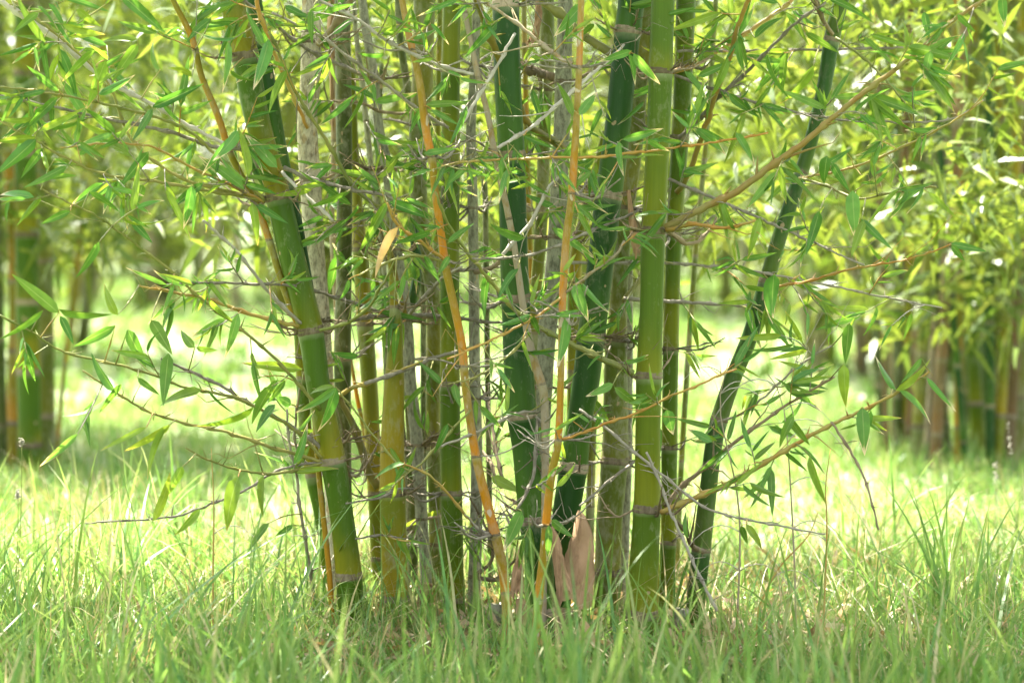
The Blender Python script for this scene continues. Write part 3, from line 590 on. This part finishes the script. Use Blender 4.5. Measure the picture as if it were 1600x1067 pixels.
# ---------------------------------------------------------------- leaves read off the photo: base x,y, tip x,y, width, kind
LV = '''420 62 401 144 20 d|448 110 414 176 14 g|487 15 484 72 11 g|600 85 562 88 9 g|665 165 738 158 12 g|665 168 630 200 12 g|652 146 604 158 9 g|674 172 718 196 9 g
570 348 503 312 20 g|605 315 558 400 14 g|608 316 678 342 16 g|545 342 487 385 11 g|663 240 714 232 11 g|622 355 578 432 17 b|728 262 697 290 10 g|433 262 381 208 18 d|372 205 342 252 18 d
530 400 511 458 18 g|585 435 558 490 14 g|590 433 650 445 9 g|545 437 535 472 10 g|570 400 512 428 8 g|655 420 627 437 22 g|560 555 510 560 11 d|372 490 352 562 14 d|472 577 374 565 16 y
663 400 690 440 9 g|702 400 684 432 10 g|524 605 462 650 13 d|525 606 503 682 18 d|522 603 472 612 9 g|425 603 390 656 18 g|430 632 395 672 16 g|455 632 432 620 15 g|632 724 578 736 13 g
645 618 578 645 9 g|617 658 577 660 8 g|630 730 618 752 9 g|700 662 675 712 10 g|710 600 712 638 13 g|372 745 341 832 26 y|412 742 403 811 14 g|420 817 385 858 12 g|458 820 428 842 9 g|690 797 620 827 12 g|690 797 715 822 10 g
910 8 867 56 20 d|928 38 903 58 9 g|983 85 997 132 10 d|990 84 1030 137 15 d|987 80 935 97 12 d|905 180 935 134 14 d|896 182 868 118 12 g|1070 112 1110 158 11 d|898 218 868 268 15 d|968 222 968 274 12 d
973 218 1041 203 13 d|1012 218 1046 239 12 d|818 212 870 235 8 g|820 372 756 355 16 g|863 356 936 406 14 d|765 425 740 490 14 g|810 420 768 462 14 g|828 492 785 512 12 g|830 493 843 523 10 g|808 436 842 462 11 g
897 445 919 505 18 d|910 443 950 492 9 d|882 498 880 577 23 d|940 556 913 574 9 g|903 588 901 666 27 d|958 600 915 620 15 d|925 625 953 664 14 g|960 605 1010 640 14 g|937 650 930 672 10 g|1042 640 1052 681 20 d
768 745 816 769 17 y|1113 690 1068 668 12 d|1032 670 1028 726 10 d|815 798 787 862 20 d|858 820 854 880 12 d|862 812 893 838 13 g|845 795 800 800 10 g|1137 92 1112 156 13 g|1149 207 1186 261 12 d|1271 103 1224 174 17 y
1200 84 1215 163 14 g|1332 298 1336 376 23 d|1292 244 1285 291 18 g|1300 255 1325 300 13 g|1405 296 1463 290 9 g|1450 300 1496 341 9 g|1484 382 1546 391 12 g|1487 383 1511 411 10 g|1210 429 1200 501 26 d|1346 342 1389 395 12 g
1454 80 1444 125 14 d|1496 23 1524 52 10 g|1566 -5 1568 42 16 d|1444 19 1452 61 12 g|1318 569 1323 641 18 y|1347 636 1353 713 22 d|1327 505 1320 569 20 g|1400 609 1362 556 15 d|1400 610 1465 569 13 y|1405 610 1465 655 13 d
1448 590 1494 644 9 d|1120 688 1075 670 9 g|1166 819 1195 861 12 y|1158 822 1168 850 10 g|1265 712 1287 796 13 y|1240 650 1213 700 14 g|1235 655 1262 700 13 g|1280 330 1262 400 16 g|1350 345 1330 400 14 g|1188 340 1165 405 13 y
92 142 40 103 16 g|90 152 34 203 13 g|49 184 -5 203 12 g|56 218 -4 276 20 g|56 215 -8 222 16 g|71 142 14 154 9 g|67 232 33 281 13 g|105 260 38 295 13 g|238 168 322 131 15 g|215 69 175 128 17 g|238 170 207 222 17 g
232 238 187 291 17 g|215 62 150 55 12 g|148 79 93 126 13 y|165 94 136 172 22 y|375 210 312 270 15 d|300 290 288 360 16 d|223 289 212 322 15 g|92 489 18 427 22 g|92 483 174 502 16 g|94 494 118 538 14 g|67 485 -4 542 11 g
155 378 121 440 13 g|184 492 150 448 15 y|180 509 110 547 15 g|199 515 229 576 19 g|180 612 134 550 15 g|176 612 121 675 17 g|190 600 154 645 11 g|236 500 271 553 20 g|263 552 255 634 20 g|266 663 194 712 15 y|263 664 208 730 13 y
229 667 156 704 9 y|315 609 238 626 16 g|304 543 276 512 14 g|307 543 338 552 10 g|326 610 365 652 12 g|397 635 303 681 17 y|285 729 257 782 14 y|238 815 286 726 14 y|312 795 275 838 12 y|215 590 250 620 10 g
505 20 560 4 9 g|1180 60 1215 10 14 g|1216 5 1160 -10 10 g|1090 120 1150 95 12 g|1100 60 1130 30 10 g|1440 560 1410 600 10 g|540 300 480 330 12 g|700 380 740 345 12 g|690 600 655 560 11 g|870 760 905 725 10 g|1075 840 1060 800 9 g
330 30 285 60 13 g|385 60 345 25 12 g|300 120 262 90 12 g|250 110 215 60 11 y|140 300 190 330 12 g|110 330 60 350 11 g|205 345 240 380 12 g|360 110 395 140 12 g|445 10 480 30 11 g|60 20 20 50 12 g|120 15 160 45 12 g'''
KEYS = dict(g='leafgreen', d='leafdry', y='leafyel', b='leafbrown')
RA = None
def nearest(x, y):
    d = (RA[:, 0]-x)**2+(RA[:, 1]-y)**2; return int(np.argmin(d))
def twig(key, p0, p1, d0, d1, leaves, mat='twig', w=2.6, sag=None):
    """thin twig from p0 to p1 (pixels) carrying leaves [(base_t, dx, dy, wpx, kind)] or absolute"""
    c = CULM[key]; L = math.dist(p0, p1)+1
    sag = random.uniform(-.12, .12) if sag is None else sag
    mx, my = (p0[0]+p1[0])/2, (p0[1]+p1[1])/2-sag*L
    n = max(4, min(16, int(L/9)))
    K = smooth_curve([p0, (mx, my), p1], n+1); s = np.linspace(0, 1, n+1)
    P = np.array([at(K[q, 0], K[q, 1], d0+(d1-d0)*s[q]) for q in range(n+1)])
    R = np.linspace(w, 1.2, n+1)/2*5.9/FPX
    for q in range(3, n, 4): R[q] *= 1.5
    mb = MB(); a, f, u = tube(P, R, 5); mb.add(a, f, u)
    # fine side stalks carry the leaves that do not sit at the tip
    org = P[0]; todo = []
    for (bx, by, tx, ty, wd, kd) in leaves:
        q = int(np.argmin((K[:, 0]-bx)**2+(K[:, 1]-by)**2)); D = d0+(d1-d0)*s[q]+random.uniform(-.01, .01)
        Bp = at(bx, by, D)
        if np.linalg.norm(Bp-P[q]) > .004:
            a, f, u = tube([P[q], (P[q]+Bp)/2+np.array((0, 0, .002)), Bp], [.0009, .0007, .0006], 4); mb.add(a, f, u)
        todo.append((Bp, at(tx, ty, D+random.gauss(0, .02)), wd*D/FPX, kd))
    o = obj('twig', mb.mesh('twig', M[mat], org), c['e'], Vector(org-c['org']))
    for Bp, Tp, wd, kd in todo: leaf(o, org, Bp, Tp, wd, KEYS[kd]); c['n'] += 1
    return K
RA = np.array([(r[0], r[1]) for r in REG])
items = [tuple(t.split()) for t in LV.replace('\n', '|').split('|') if t.strip()]
items = [(float(a), float(b), float(c_), float(d_), float(e_), k) for a, b, c_, d_, e_, k in items]
used = [False]*len(items)
for a in range(len(items)):
    if used[a]: continue
    grp = [b for b in range(a, len(items)) if not used[b] and math.dist(items[a][:2], items[b][:2]) < 16]
    for b in grp: used[b] = True
    x, y = items[a][0], items[a][1]; q = nearest(x, y); rx, ry, rd, key = REG[q]
    d1 = min(rd-.03, random.uniform(5.45, 5.68))
    if math.dist((x, y), (rx, ry)) > 40: d0 = rd
    else: d0 = rd; d1 = max(d1, rd-.28)
    twig(key, (rx, ry), (x, y), d0, d1, [items[b] for b in grp], random.choice(('twig', 'otwig', 'twig')))

# ---- smaller leafy twigs filling the same places
def density(x0, y0, x1, y1, n, Lr=(28, 75), keyset='ggggggdddyyy', dn=(5.45, 5.95), n_l=(3, 7)):
    for _ in range(n):
        x, y = random.uniform(x0, x1), random.uniform(y0, y1)
        # spring from one of the nearer places on a branch or node
        dd = np.sqrt((RA[:, 0]-x)**2+(RA[:, 1]-y)**2); near = np.where(dd < max(60, dd.min()+35))[0]
        for _t in range(12):
            q = int(random.choice(list(near))); key = REG[q][3]
            if CULM[key]['n'] < 285: break
        else: continue
        rx, ry, rd, key = REG[q]
        d1 = rd+random.uniform(-.22, .12); d1 = min(max(d1, dn[0]), dn[1])
        ang = math.atan2(y-ry, x-rx); L = math.dist((x, y), (rx, ry)); lv = []
        for k in range(random.randint(*n_l)):
            t = 1-.2*k if k < 4 else random.uniform(.2, .9); t = max(t, .15)
            bx, by = rx+(x-rx)*t, ry+(y-ry)*t
            a = ang+random.choice((-1, 1))*random.uniform(.15, 1.0)+random.gauss(0, .15)
            a2 = math.atan2(math.sin(a)+.45, math.cos(a))            # leaves hang a little
            ll = random.uniform(*Lr)*random.choice((.6, .8, 1, 1, 1.15, 1.4))
            lv.append((bx, by, bx+math.cos(a2)*ll, by+math.sin(a2)*ll, ll*random.uniform(.11, .19), random.choice(keyset)))
        twig(key, (rx, ry), (x, y), rd, d1, lv, random.choice(('twig', 'twig', 'otwig', 'dry')), w=2.2)
density(0, -30, 420, 330, 48)
density(40, 430, 470, 720, 44, Lr=(24, 66))
density(180, 690, 480, 790, 7)
density(400, -30, 780, 300, 44, Lr=(18, 55))
density(780, -30, 1070, 300, 28, Lr=(20, 56))
density(480, 250, 1040, 700, 78, Lr=(18, 54))
density(580, 690, 900, 860, 12, Lr=(22, 50))
density(1080, -30, 1440, 330, 38, Lr=(22, 70))
density(1080, 330, 1400, 760, 40, Lr=(18, 58))
density(1400, -20, 1600, 180, 8)
density(240, 340, 480, 470, 6, Lr=(20, 45))
print('leaves', NLEAF[0])

# ---------------------------------------------------------------- foliage masses (nobody could count these)
def leaf_mass(name, cen, size, widr, label, droop=.4, mat='mass', cat=None, group=None, kind='stuff', parent=None, org=(0, 0, 0)):
    """cen (n,3) leaf bases; each leaf four triangles folded along its rib"""
    n = len(cen); az = rng.uniform(0, 2*np.pi, n); el = rng.normal(-droop, .45, n)
    X = np.stack([np.cos(el)*np.cos(az), np.cos(el)*np.sin(az), np.sin(el)], -1)
    r = rng.normal(0, 1, (n, 3)); Y = np.cross(X, r); Y /= np.linalg.norm(Y, axis=1)[:, None]; Z = np.cross(X, Y)
    L = rng.uniform(size*.6, size*1.3, n)[:, None]; W = L*widr*rng.uniform(.8, 1.3, n)[:, None]
    V = np.empty((n, 6, 3))
    V[:, 0] = cen; V[:, 1] = cen+X*L*.3+Y*W*.5+Z*W*.15; V[:, 2] = cen+X*L*.3-Y*W*.5+Z*W*.15
    V[:, 3] = cen+X*L*.66+Y*W*.33-np.array((0, 0, 1))*L*.05; V[:, 4] = cen+X*L*.66-Y*W*.33-np.array((0, 0, 1))*L*.05
    V[:, 5] = cen+X*L-np.array((0, 0, 1))*L*.16
    b = (np.arange(n)*6)[:, None]
    F = np.concatenate([b+np.array([[0, 2, 1]]), b+np.array([[1, 2, 4]]), b+np.array([[1, 4, 3]]), b+np.array([[3, 4, 5]])])
    U = np.repeat(np.stack([rng.uniform(0, 1, n), np.zeros(n)], -1), 6, axis=0); U[5::6, 1] = 1
    o = obj(name, mesh(name, V.reshape(-1, 3)-np.asarray(org), F, M[mat], U, smooth=False), parent)
    tag(o, label, cat, group, kind); return o
def clumpy(n, lo, hi, sprays, spread, bias=None):
    """leaf positions gathered in sprays inside a box"""
    lo = np.array(lo); hi = np.array(hi); s = rng.uniform(0, 1, (sprays, 3))
    if bias is not None: s = s[bias(s)]
    c = lo+(hi-lo)*s; k = rng.integers(0, len(c), n)
    return c[k]+rng.normal(0, 1, (n, 3))*np.array(spread)
# the clump's own crown overhead
def ell(n, c, r, sprays, spread):
    v = rng.normal(0, 1, (sprays, 3)); v /= np.linalg.norm(v, axis=1)[:, None]; v *= rng.uniform(0, 1, (sprays, 1))**(1/2.6)
    p = np.array(c)+v*np.array(r); k = rng.integers(0, sprays, n); return p[k]+rng.normal(0, 1, (n, 3))*spread
cr = ell(22000, (-.1, 6.0, 3.9), (3.4, 1.8, 2.0), 900, .16)
cr = cr[cr[:, 2] > CAM.z+cr[:, 1]*.094+.2]
leaf_mass('crown_foliage', cr, .17, .15, 'leafy crown of the front bamboo clump above the frame', cat='foliage')
# thin leaves of the far side of the front clump
back = clumpy(3600, (-1.1, 7.1, .95), (1.5, 8.4, 2.0), 300, (.10, .10, .06))
leaf_mass('bamboo_foliage', back, .115, .15, 'soft bright leaves hanging behind the canes of the front clump', cat='foliage')

# ---------------------------------------------------------------- clumps behind: canes + foliage
def bg_cane(x, yb_px, top_px, wpx, d, mat, label, group, nodes=(), lean=0., ztop=4.5):
    z0 = 0.; b = at(x, 350+3900/d, d); b[2] = -.02
    e = obj('bamboo_cane', None, loc=b); tag(e, label, 'bamboo cane', group)
    r = wpx/2*d/FPX; n = 22; t = np.linspace(0, 1, n+1)
    P = np.stack([lean*t*ztop+.01*np.sin(t*5+x), .02*np.sin(t*4+x)+np.zeros(n+1), t*ztop], -1); R = r*(1-.35*t)
    ns = [0]; z = random.uniform(.12, .3)
    while z < ztop-.1: ns.append(z); z += random.uniform(.26, .36)
    ns.append(ztop)
    f = lambda z: np.array([np.interp(z, P[:, 2], P[:, 0]), np.interp(z, P[:, 2], P[:, 1]), z])
    vis = CAM.z+350/FPX*d+.3
    for a, c_ in zip(ns[:-1], ns[1:]):
        if a > vis: break
        zs = np.linspace(a, c_, 4); V, F, U = tube([f(q) for q in zs], [np.interp(q, P[:, 2], R)*(1.04 if k in (0, 3) else 1) for k, q in enumerate(zs)], 10, cap=False)
        obj('internode', mesh('internode', V, F, M[mat], U), e)
        if a > 0: node_ring(e, np.zeros(3), f(a), np.array((lean, 0, 1.)), float(np.interp(a, P[:, 2], R)), 'node')
    if a < ztop-.3:
        zs = np.linspace(a, ztop, 8); V, F, U = tube([f(q) for q in zs], np.interp(zs, P[:, 2], R), 8); obj('upper_stem', mesh('upper_stem', V, F, M[mat], U), e)
    return e
GL = 'canes of the clump behind on the left'; GR = 'canes of the clump behind on the right'
for a in ((47, 0, 0, 38, 10.0, 'green', 'bright green background cane with pale rings, widest of the far left clump', GL, (), .004),
          (72, 0, 0, 28, 10.6, 'olive', 'dull green background cane on the right side of the widest one at far left', GL, (), .012),
          (24, 0, 0, 26, 10.3, 'amber', 'orange brown background cane low at the far left', GL, (), -.01, 1.3),
          (3, 0, 0, 18, 10.1, 'dusk', 'dark background cane cut by the left edge of the photo', GL, (), .0),
          (-30, 0, 0, 30, 10.3, 'olive', 'background cane just outside the left edge', GL, (), -.03),
          (92, 0, 0, 8, 10.2, 'amber', 'thin leaning shoot beside the far left clump', GL, (), .08, 1.2)):
    bg_cane(*a)
rc = [(1402, 16, 'dusk'), (1418, 10, 'brownold'), (1432, 20, 'olive'), (1450, 12, 'straw'), (1462, 18, 'brownold'), (1478, 14, 'dusk'), (1496, 15, 'amber'), (1512, 12, 'deep'), (1530, 22, 'lime'), (1546, 15, 'deep'), (1558, 18, 'gold'), (1575, 22, 'brownold'), (1592, 22, 'olive'), (1622, 24, 'green'), (1385, 9, 'brownold'), (1650, 24, 'olive')]
rlab = {1385: 'thin dead brown background cane, leftmost of the far right clump', 1402: 'shadowy olive background cane second from the left in the far right clump',
 1418: 'thin dead brown background cane right of the shadowy one in the far right clump', 1432: 'wide dull olive background cane in the left half of the far right clump',
 1450: 'thin straw background cane in the left half of the far right clump', 1462: 'broad dead brown background cane near the middle of the far right clump',
 1478: 'shadowy olive background cane just left of the orange one at far right', 1496: 'amber orange background cane in the far right clump',
 1512: 'thin dark green background cane just right of the orange one', 1530: 'bright lime background cane at far right',
 1546: 'dark green background cane just right of the lime one', 1558: 'golden background cane at far right',
 1575: 'broad dead brown background cane near the right edge', 1592: 'dull olive background cane cut by the right edge',
 1622: 'green background cane just past the right edge', 1650: 'olive background cane well past the right edge'}
for q_, x_ in enumerate(range(1378, 1660, 17)):
    bg_cane(x_+random.uniform(-5, 5), 0, 0, random.uniform(8, 17), random.uniform(10.9, 12.2), ('dusk', 'brownold', 'gold', 'dusk', 'slate')[q_ % 5], 'shaded background cane in the second row of the far right clump', 'second row canes of the clump behind on the right', (), random.uniform(-.1, .1))
for x, wd, mt in sorted(rc):
    bg_cane(x, 0, 0, wd, 9.9+random.uniform(0, 1.2), mt, rlab[x], GR, (), random.uniform(-.09, .09))
leaf_mass('bamboo_foliage', np.concatenate([clumpy(3000, (-3.4, 9.6, 1.15), (-1.35, 11.6, 2.9), 200, (.13, .13, .09)), clumpy(500, (-2.6, 9.6, .8), (-1.5, 10.6, 1.3), 40, (.1, .1, .08))]), .14, .15,
          'leaves of the clump behind on the left', cat='foliage')
leaf_mass('bamboo_foliage', np.concatenate([clumpy(1300, (1.1, 9.8, 1.15), (3.6, 11.6, 2.9), 420, (.13, .13, .09)), clumpy(700, (1.3, 9.2, .6), (2.4, 10.2, 1.1), 60, (.09, .09, .07)), clumpy(5200, (.9, 11.4, 1.25), (3.8, 12.8, 3.2), 300, (.16, .16, .1))]), .14, .15,
          'leaves of the clump behind on the right', cat='foliage')
leaf_mass('crown_foliage', ell(15000, (2.5, 12.3, 4.2), (2.0, 1.2, 1.2), 420, .18), .18, .15, 'unseen crown added to shade the clump behind on the right', cat='foliage')  # crown out of view, added so its shade darkens the right clump
leaf_mass('crown_foliage', ell(9000, (-2.8, 12.5, 4.2), (1.7, 1.1, 1.2), 320, .18), .18, .15, 'unseen crown added to shade the clump behind on the left', cat='foliage')  # also out of view, added and set back to place its shade
# far clumps across the meadow: (photo x, distance, half width m, label)
def far_clump(x, d, hw, nc, nl, label, H=6.5, low=.6):
    nc = int(nc*1.6); nl = int(nl*.8)
    b = at(x, 350+3900/d, d); b[2] = 0
    e = obj('bamboo_clump', None, loc=b); tag(e, label, 'bamboo clump', 'bamboo clumps across the meadow')
    for k in range(nc):
        px = random.uniform(-hw, hw)*.55; py = random.uniform(-.5, .5); ln = px*.10+random.uniform(-.04, .04); r = random.uniform(.025, .05)
        t = np.linspace(0, 1, 9); P = np.stack([px+ln*t*H, py+np.zeros(9), t*H*random.uniform(.7, .95)], -1)
        V, F, U = tube(P, r*(1-.6*t), 7); obj('cane', mesh('cane', V, F, M[random.choice(('tan', 'olive', 'gold', 'dusk', 'lime', 'straw'))], U), e)
    v = rng.uniform(0, 1, (int(nl/14), 3)); z = low+(H-low)*v[:, 2]**1.0; sp_ = hw*(.55+.45*np.minimum(1, z/2.2))
    c = np.stack([(v[:, 0]*2-1)*sp_, (v[:, 1]*2-1)*sp_*.6, z], -1)
    k = rng.integers(0, len(c), nl); p = c[k]+rng.normal(0, 1, (nl, 3))*np.array((.22, .22, .16))
    p[:, 2] = np.maximum(p[:, 2], .15)
    leaf_mass('foliage', p, .26, .17, None, parent=e)
far_clump(150, 33, 2.0, 10, 7020, 'blurred bamboo clump far away between the left edge and the leaning cane')
far_clump(330, 29, 1.8, 12, 6210, 'far bamboo clump with pale bare stems just left of the leaning cane')
far_clump(470, 34, 2.0, 8, 5670, 'far bamboo clump seen behind the bleached tan cane')
far_clump(640, 30, 1.9, 9, 5670, 'far bamboo clump seen between the golden and the left orange cane')
far_clump(800, 36, 2.2, 8, 6210, 'far bamboo clump seen behind the thickest dark green cane')
far_clump(930, 31, 1.9, 9, 5670, 'far bamboo clump seen behind the leaning dark green cane')
far_clump(1110, 27, 1.6, 9, 5670, 'far bamboo clump seen right of the big lime green cane')
far_clump(1270, 31, 2.0, 10, 6480, 'far bamboo clump behind the lone dark cane')
far_clump(1440, 17, 1.5, 20, 5200, 'mid distance bamboo clump filling the gap left of the right background canes')
far_clump(1610, 15, 1.6, 22, 5200, 'mid distance bamboo clump behind the right background canes')
far_clump(-40, 19, 1.6, 10, 4600, 'mid distance bamboo clump behind the left background canes')
fw = clumpy(26000, (-22, 46, .2), (22, 54, 9.5), 1500, (.7, .7, .5))
leaf_mass('far_woodland', fw, .55, .3, 'pale wall of trees closing the meadow', cat='woodland')

# ---------------------------------------------------------------- grass
def grass(name, n, y0, y1, hmin, hmax, wmin, wmax, label, seg=4, mat='grass', xk=.25, lean=.55, keep=None, power=1.0):
    u = rng.uniform(0, 1, n); Y = (y0**2+(y1**2-y0**2)*u)**.5 if power == 1 else y0+(y1-y0)*u
    Xp = rng.uniform(-xk, xk, n)*Y
    # tufts
    k = rng.integers(0, max(1, n//9), n); jx = rng.normal(0, .035, n); jy = rng.normal(0, .035, n); Xp = Xp[k]+jx; Y = Y[k]+jy
    if keep is not None: mk = keep(Xp, Y); Xp = Xp[mk]; Y = Y[mk]; n = len(Y)
    tall = .75+.5*np.sin(Xp*3.1+1)*np.sin(Y*1.7)
    H = rng.uniform(0, 1, n)**1.4*(hmax-hmin)+hmin; H *= np.clip(.75+.35*tall, .5, 1.25)
    W = rng.uniform(wmin, wmax, n); az = rng.uniform(0, 2*np.pi, n); ln = np.abs(rng.normal(0, lean, n))+.05
    fa = rng.uniform(0, np.pi, n)
    D = np.stack([np.cos(az), np.sin(az)], -1); S = np.stack([np.cos(fa), np.sin(fa)], -1)
    V = np.empty((n, seg*2+1, 3)); t = np.linspace(0, 1, seg+1); G = hgt(Xp, Y)*np.exp(-np.abs(Y-10)/30)-.01
    drp = rng.uniform(0, .9, n)*np.minimum(1, ln*1.5)
    for q in range(seg+1):
        h = H*ln*t[q]**1.8; z = H*(t[q]-drp*.55*t[q]**3); wd = W*(1-t[q]**2.2)*.5
        cx = Xp+D[:, 0]*h; cyy = Y+D[:, 1]*h
        if q < seg:
            V[:, 2*q, 0] = cx+S[:, 0]*wd; V[:, 2*q, 1] = cyy+S[:, 1]*wd; V[:, 2*q, 2] = z+G
            V[:, 2*q+1, 0] = cx-S[:, 0]*wd; V[:, 2*q+1, 1] = cyy-S[:, 1]*wd; V[:, 2*q+1, 2] = z+G
        else: V[:, 2*q, 0] = cx; V[:, 2*q, 1] = cyy; V[:, 2*q, 2] = z+G
    m_ = seg*2+1; b = (np.arange(n)*m_)[:, None]; F = []
    for q in range(seg-1): F += [b+np.array([[2*q, 2*q+1, 2*q+3]]), b+np.array([[2*q, 2*q+3, 2*q+2]])]
    F.append(b+np.array([[2*seg-2, 2*seg-1, 2*seg]])); F = np.concatenate(F)
    rr = np.repeat(np.stack([rng.uniform(0, 1, n), np.zeros(n)], -1), m_, axis=0)
    return tag(obj(name, mesh(name, V.reshape(-1, 3), F, M[mat], rr)), label, 'grass', kind='stuff')
grass('grass', 34000, 3.7, 7.0, .04, .18, .004, .009, 'lush green grass round the foot of the front clump',
      keep=lambda X, Y: ~((np.abs(X-.05) < .5) & (Y > 5.2) & (Y < 6.4) & (rng.uniform(0, 1, len(X)) < .12)))
grass('grass', 1100, 3.5, 7.2, .20, .44, .005, .010, 'long arching blades rising above the grass in front', seg=6, lean=.35)
grass('grass', 50000, 6.9, 14, .03, .15, .005, .009, 'sunlit meadow grass behind the front clump', seg=3)
grass('grass', 50000, 13.5, 46, .06, .22, .015, .035, 'far meadow grass', seg=2, xk=.27)
grass('dry_grass', 2600, 5.2, 8.5, .05, .30, .002, .004, 'dry straw coloured grass among the green', seg=4, mat='straw_grass', lean=1.2)
grass('grass', 420, 3.5, 5.0, .22, .40, .007, .012, 'broad blurred blades close to the camera', seg=6, lean=.3)
lit = np.stack([rng.normal(0, .55, 3600), rng.uniform(5.5, 7.2, 3600), rng.uniform(.002, .04, 3600)], -1)
leaf_mass('leaf_litter', lit, .09, .15, 'fallen dry leaves round the foot of the canes', droop=0., mat='leafbrown_mass', cat='litter')
grass('dry_grass', 900, 5.6, 6.9, .12, .42, .0015, .003, 'wispy pale straw tangled at the foot of the canes', seg=6, mat='straw_grass', lean=1.3, keep=lambda X, Y: (X > -.5) & (X < 1.1))
grass('grass', 620, 4.7, 6.7, .22, .46, .006, .011, 'long broad arching blades left and right of the clump', seg=7, lean=.75, keep=lambda X, Y: (X < -.42) | (X > .36))
def stump(x, y, wpx, hgt_, mat, label):
    d = 3900/(y-350); b = at(x, y, d); b[2] = -.02; e = obj('bamboo_stump', None, loc=b); tag(e, label, 'stump', 'old stumps at the foot of the clump')
    r = wpx/2*d/FPX; V, F, U = tube([(0, 0, 0), (.003, 0, hgt_*.5), (.008, 0, hgt_), (.008, 0, hgt_-.002), (.006, 0, hgt_-.03)], [r*1.1, r*1.02, r, r*.72, r*.68], 14, cap=False)
    obj('stump_wall', mesh('stump_wall', V, F, M[mat], U), e)
    node_ring(e, np.zeros(3), np.array((.003, 0, hgt_*.5)), np.array((.05, 0, 1.)), r*1.02, 'node')
stump(874, 1022, 26, .12, 'brownold', 'rotten brown bamboo stump under the big papery sheath')
stump(768, 1000, 24, .10, 'grey', 'grey bamboo stump between the feet of the two orange canes')
stump(660, 985, 22, .13, 'brownold', 'brown bamboo stump at the foot of the mottled grey cane')
stump(1060, 1000, 24, .09, 'grey', 'low grey bamboo stump left of the lone dark cane')
# single grass stalks with seed heads
def seed_stalk(x0, y0, x1, y1, d, label, head, mat='twig'):
    b = at(x0, y0, d); t_ = at(x1, y1, d); b[2] = -.01; e = obj('grass_stalk', None, loc=b); tag(e, label, 'grass stalk', 'grass stalks with seed heads')
    K = [b, (b+t_)/2+np.array((.01, 0, .02)), t_]; P = smooth_curve(K, 12) if False else np.array([K[0]*(1-s)**2+2*K[1]*s*(1-s)+K[2]*s*s for s in np.linspace(0, 1, 12)])
    V, F, U = tube(P, np.linspace(.0014, .0008, 12), 5); obj('stem', mesh('stem', V-b, F, M[mat], U), e)
    mb = MB(); T = P[-1]-P[-2]; T /= np.linalg.norm(T)
    for q in range(34):
        s = random.uniform(0, head); v = np.array([random.gauss(0, 1), random.gauss(0, 1), random.gauss(.6, .5)]); v /= np.linalg.norm(v)
        p = t_-T*head*.3+T*s; L = .006+.004*random.random()
        a, f, u = tube([p, p+v*L*.5, p+v*L], [.0006, .0016, .0004], 5); mb.add(a, f, u)
    obj('seed_head', mb.mesh('seed_head', M['pale'], b), e)
seed_stalk(22, 900, 34, 694, 6.2, 'thin grass stalk with white seed head at the left edge, taller one', .02)
seed_stalk(18, 905, 28, 776, 6.1, 'thin grass stalk with white seed head at the left edge, shorter one', .02)
seed_stalk(1588, 800, 1578, 695, 7.6, 'feathery dry seed plume at the right edge', .09, 'dry')
seed_stalk(1550, 810, 1556, 745, 7.5, 'small pinkish seed plume left of the feathery one', .06, 'dry')
for q, (pts, lab) in enumerate(((((1150, 1020), (1155, 800), (1125, 640), (1140, 560)), 'tall dry reed standing just right of the lone dark cane'),
                  (((1245, 1040), (1240, 850), (1225, 640), (1200, 585)), 'tall dry reed with curling blades in the grass right of the lone dark cane'),
                  (((1285, 1020), (1292, 830), (1290, 760), (1298, 700)), 'thin reddish reed, rightmost of the dry reeds'),
                  (((1180, 960), (1215, 890), (1262, 838), (1278, 800)), 'slanting reddish stem leaning over the grass at the right'),
                  (((332, 990), (333, 880), (334, 790), (330, 700)), 'single upright blade stalk left of the leaning cane'))):
    d = 5.75; P = np.array([at(x, y, d) for x, y in smooth_curve([(a, b) for a, b in pts], 16)]); b = P[0].copy(); b[2] = 0
    P[0][2] = min(P[0][2], 0)
    e = obj('dry_reed', None, loc=b); tag(e, lab, 'reed', 'dry reeds in the grass')
    V, F, U = tube(P, np.linspace(.0028, .001, 16), 6); obj('stem', mesh('stem', V-b, F, M['straw' if q < 2 else 'otwig'], U), e)
    for k in range(7 if q < 2 else 1):
        i = random.randrange(4, 15); a = random.choice((-1, 1)); L = random.uniform(.08, .2)
        Q = [P[i]+np.array((a*L*s, .02*s, .12*s-.22*s*s*(L/.15))) for s in np.linspace(0, 1, 9)]
        V, F, U = tube(Q, np.linspace(.0014, .0003, 9), 4); obj('curled_blade', mesh('curled_blade', V-b, F, M['pale'], U), e)
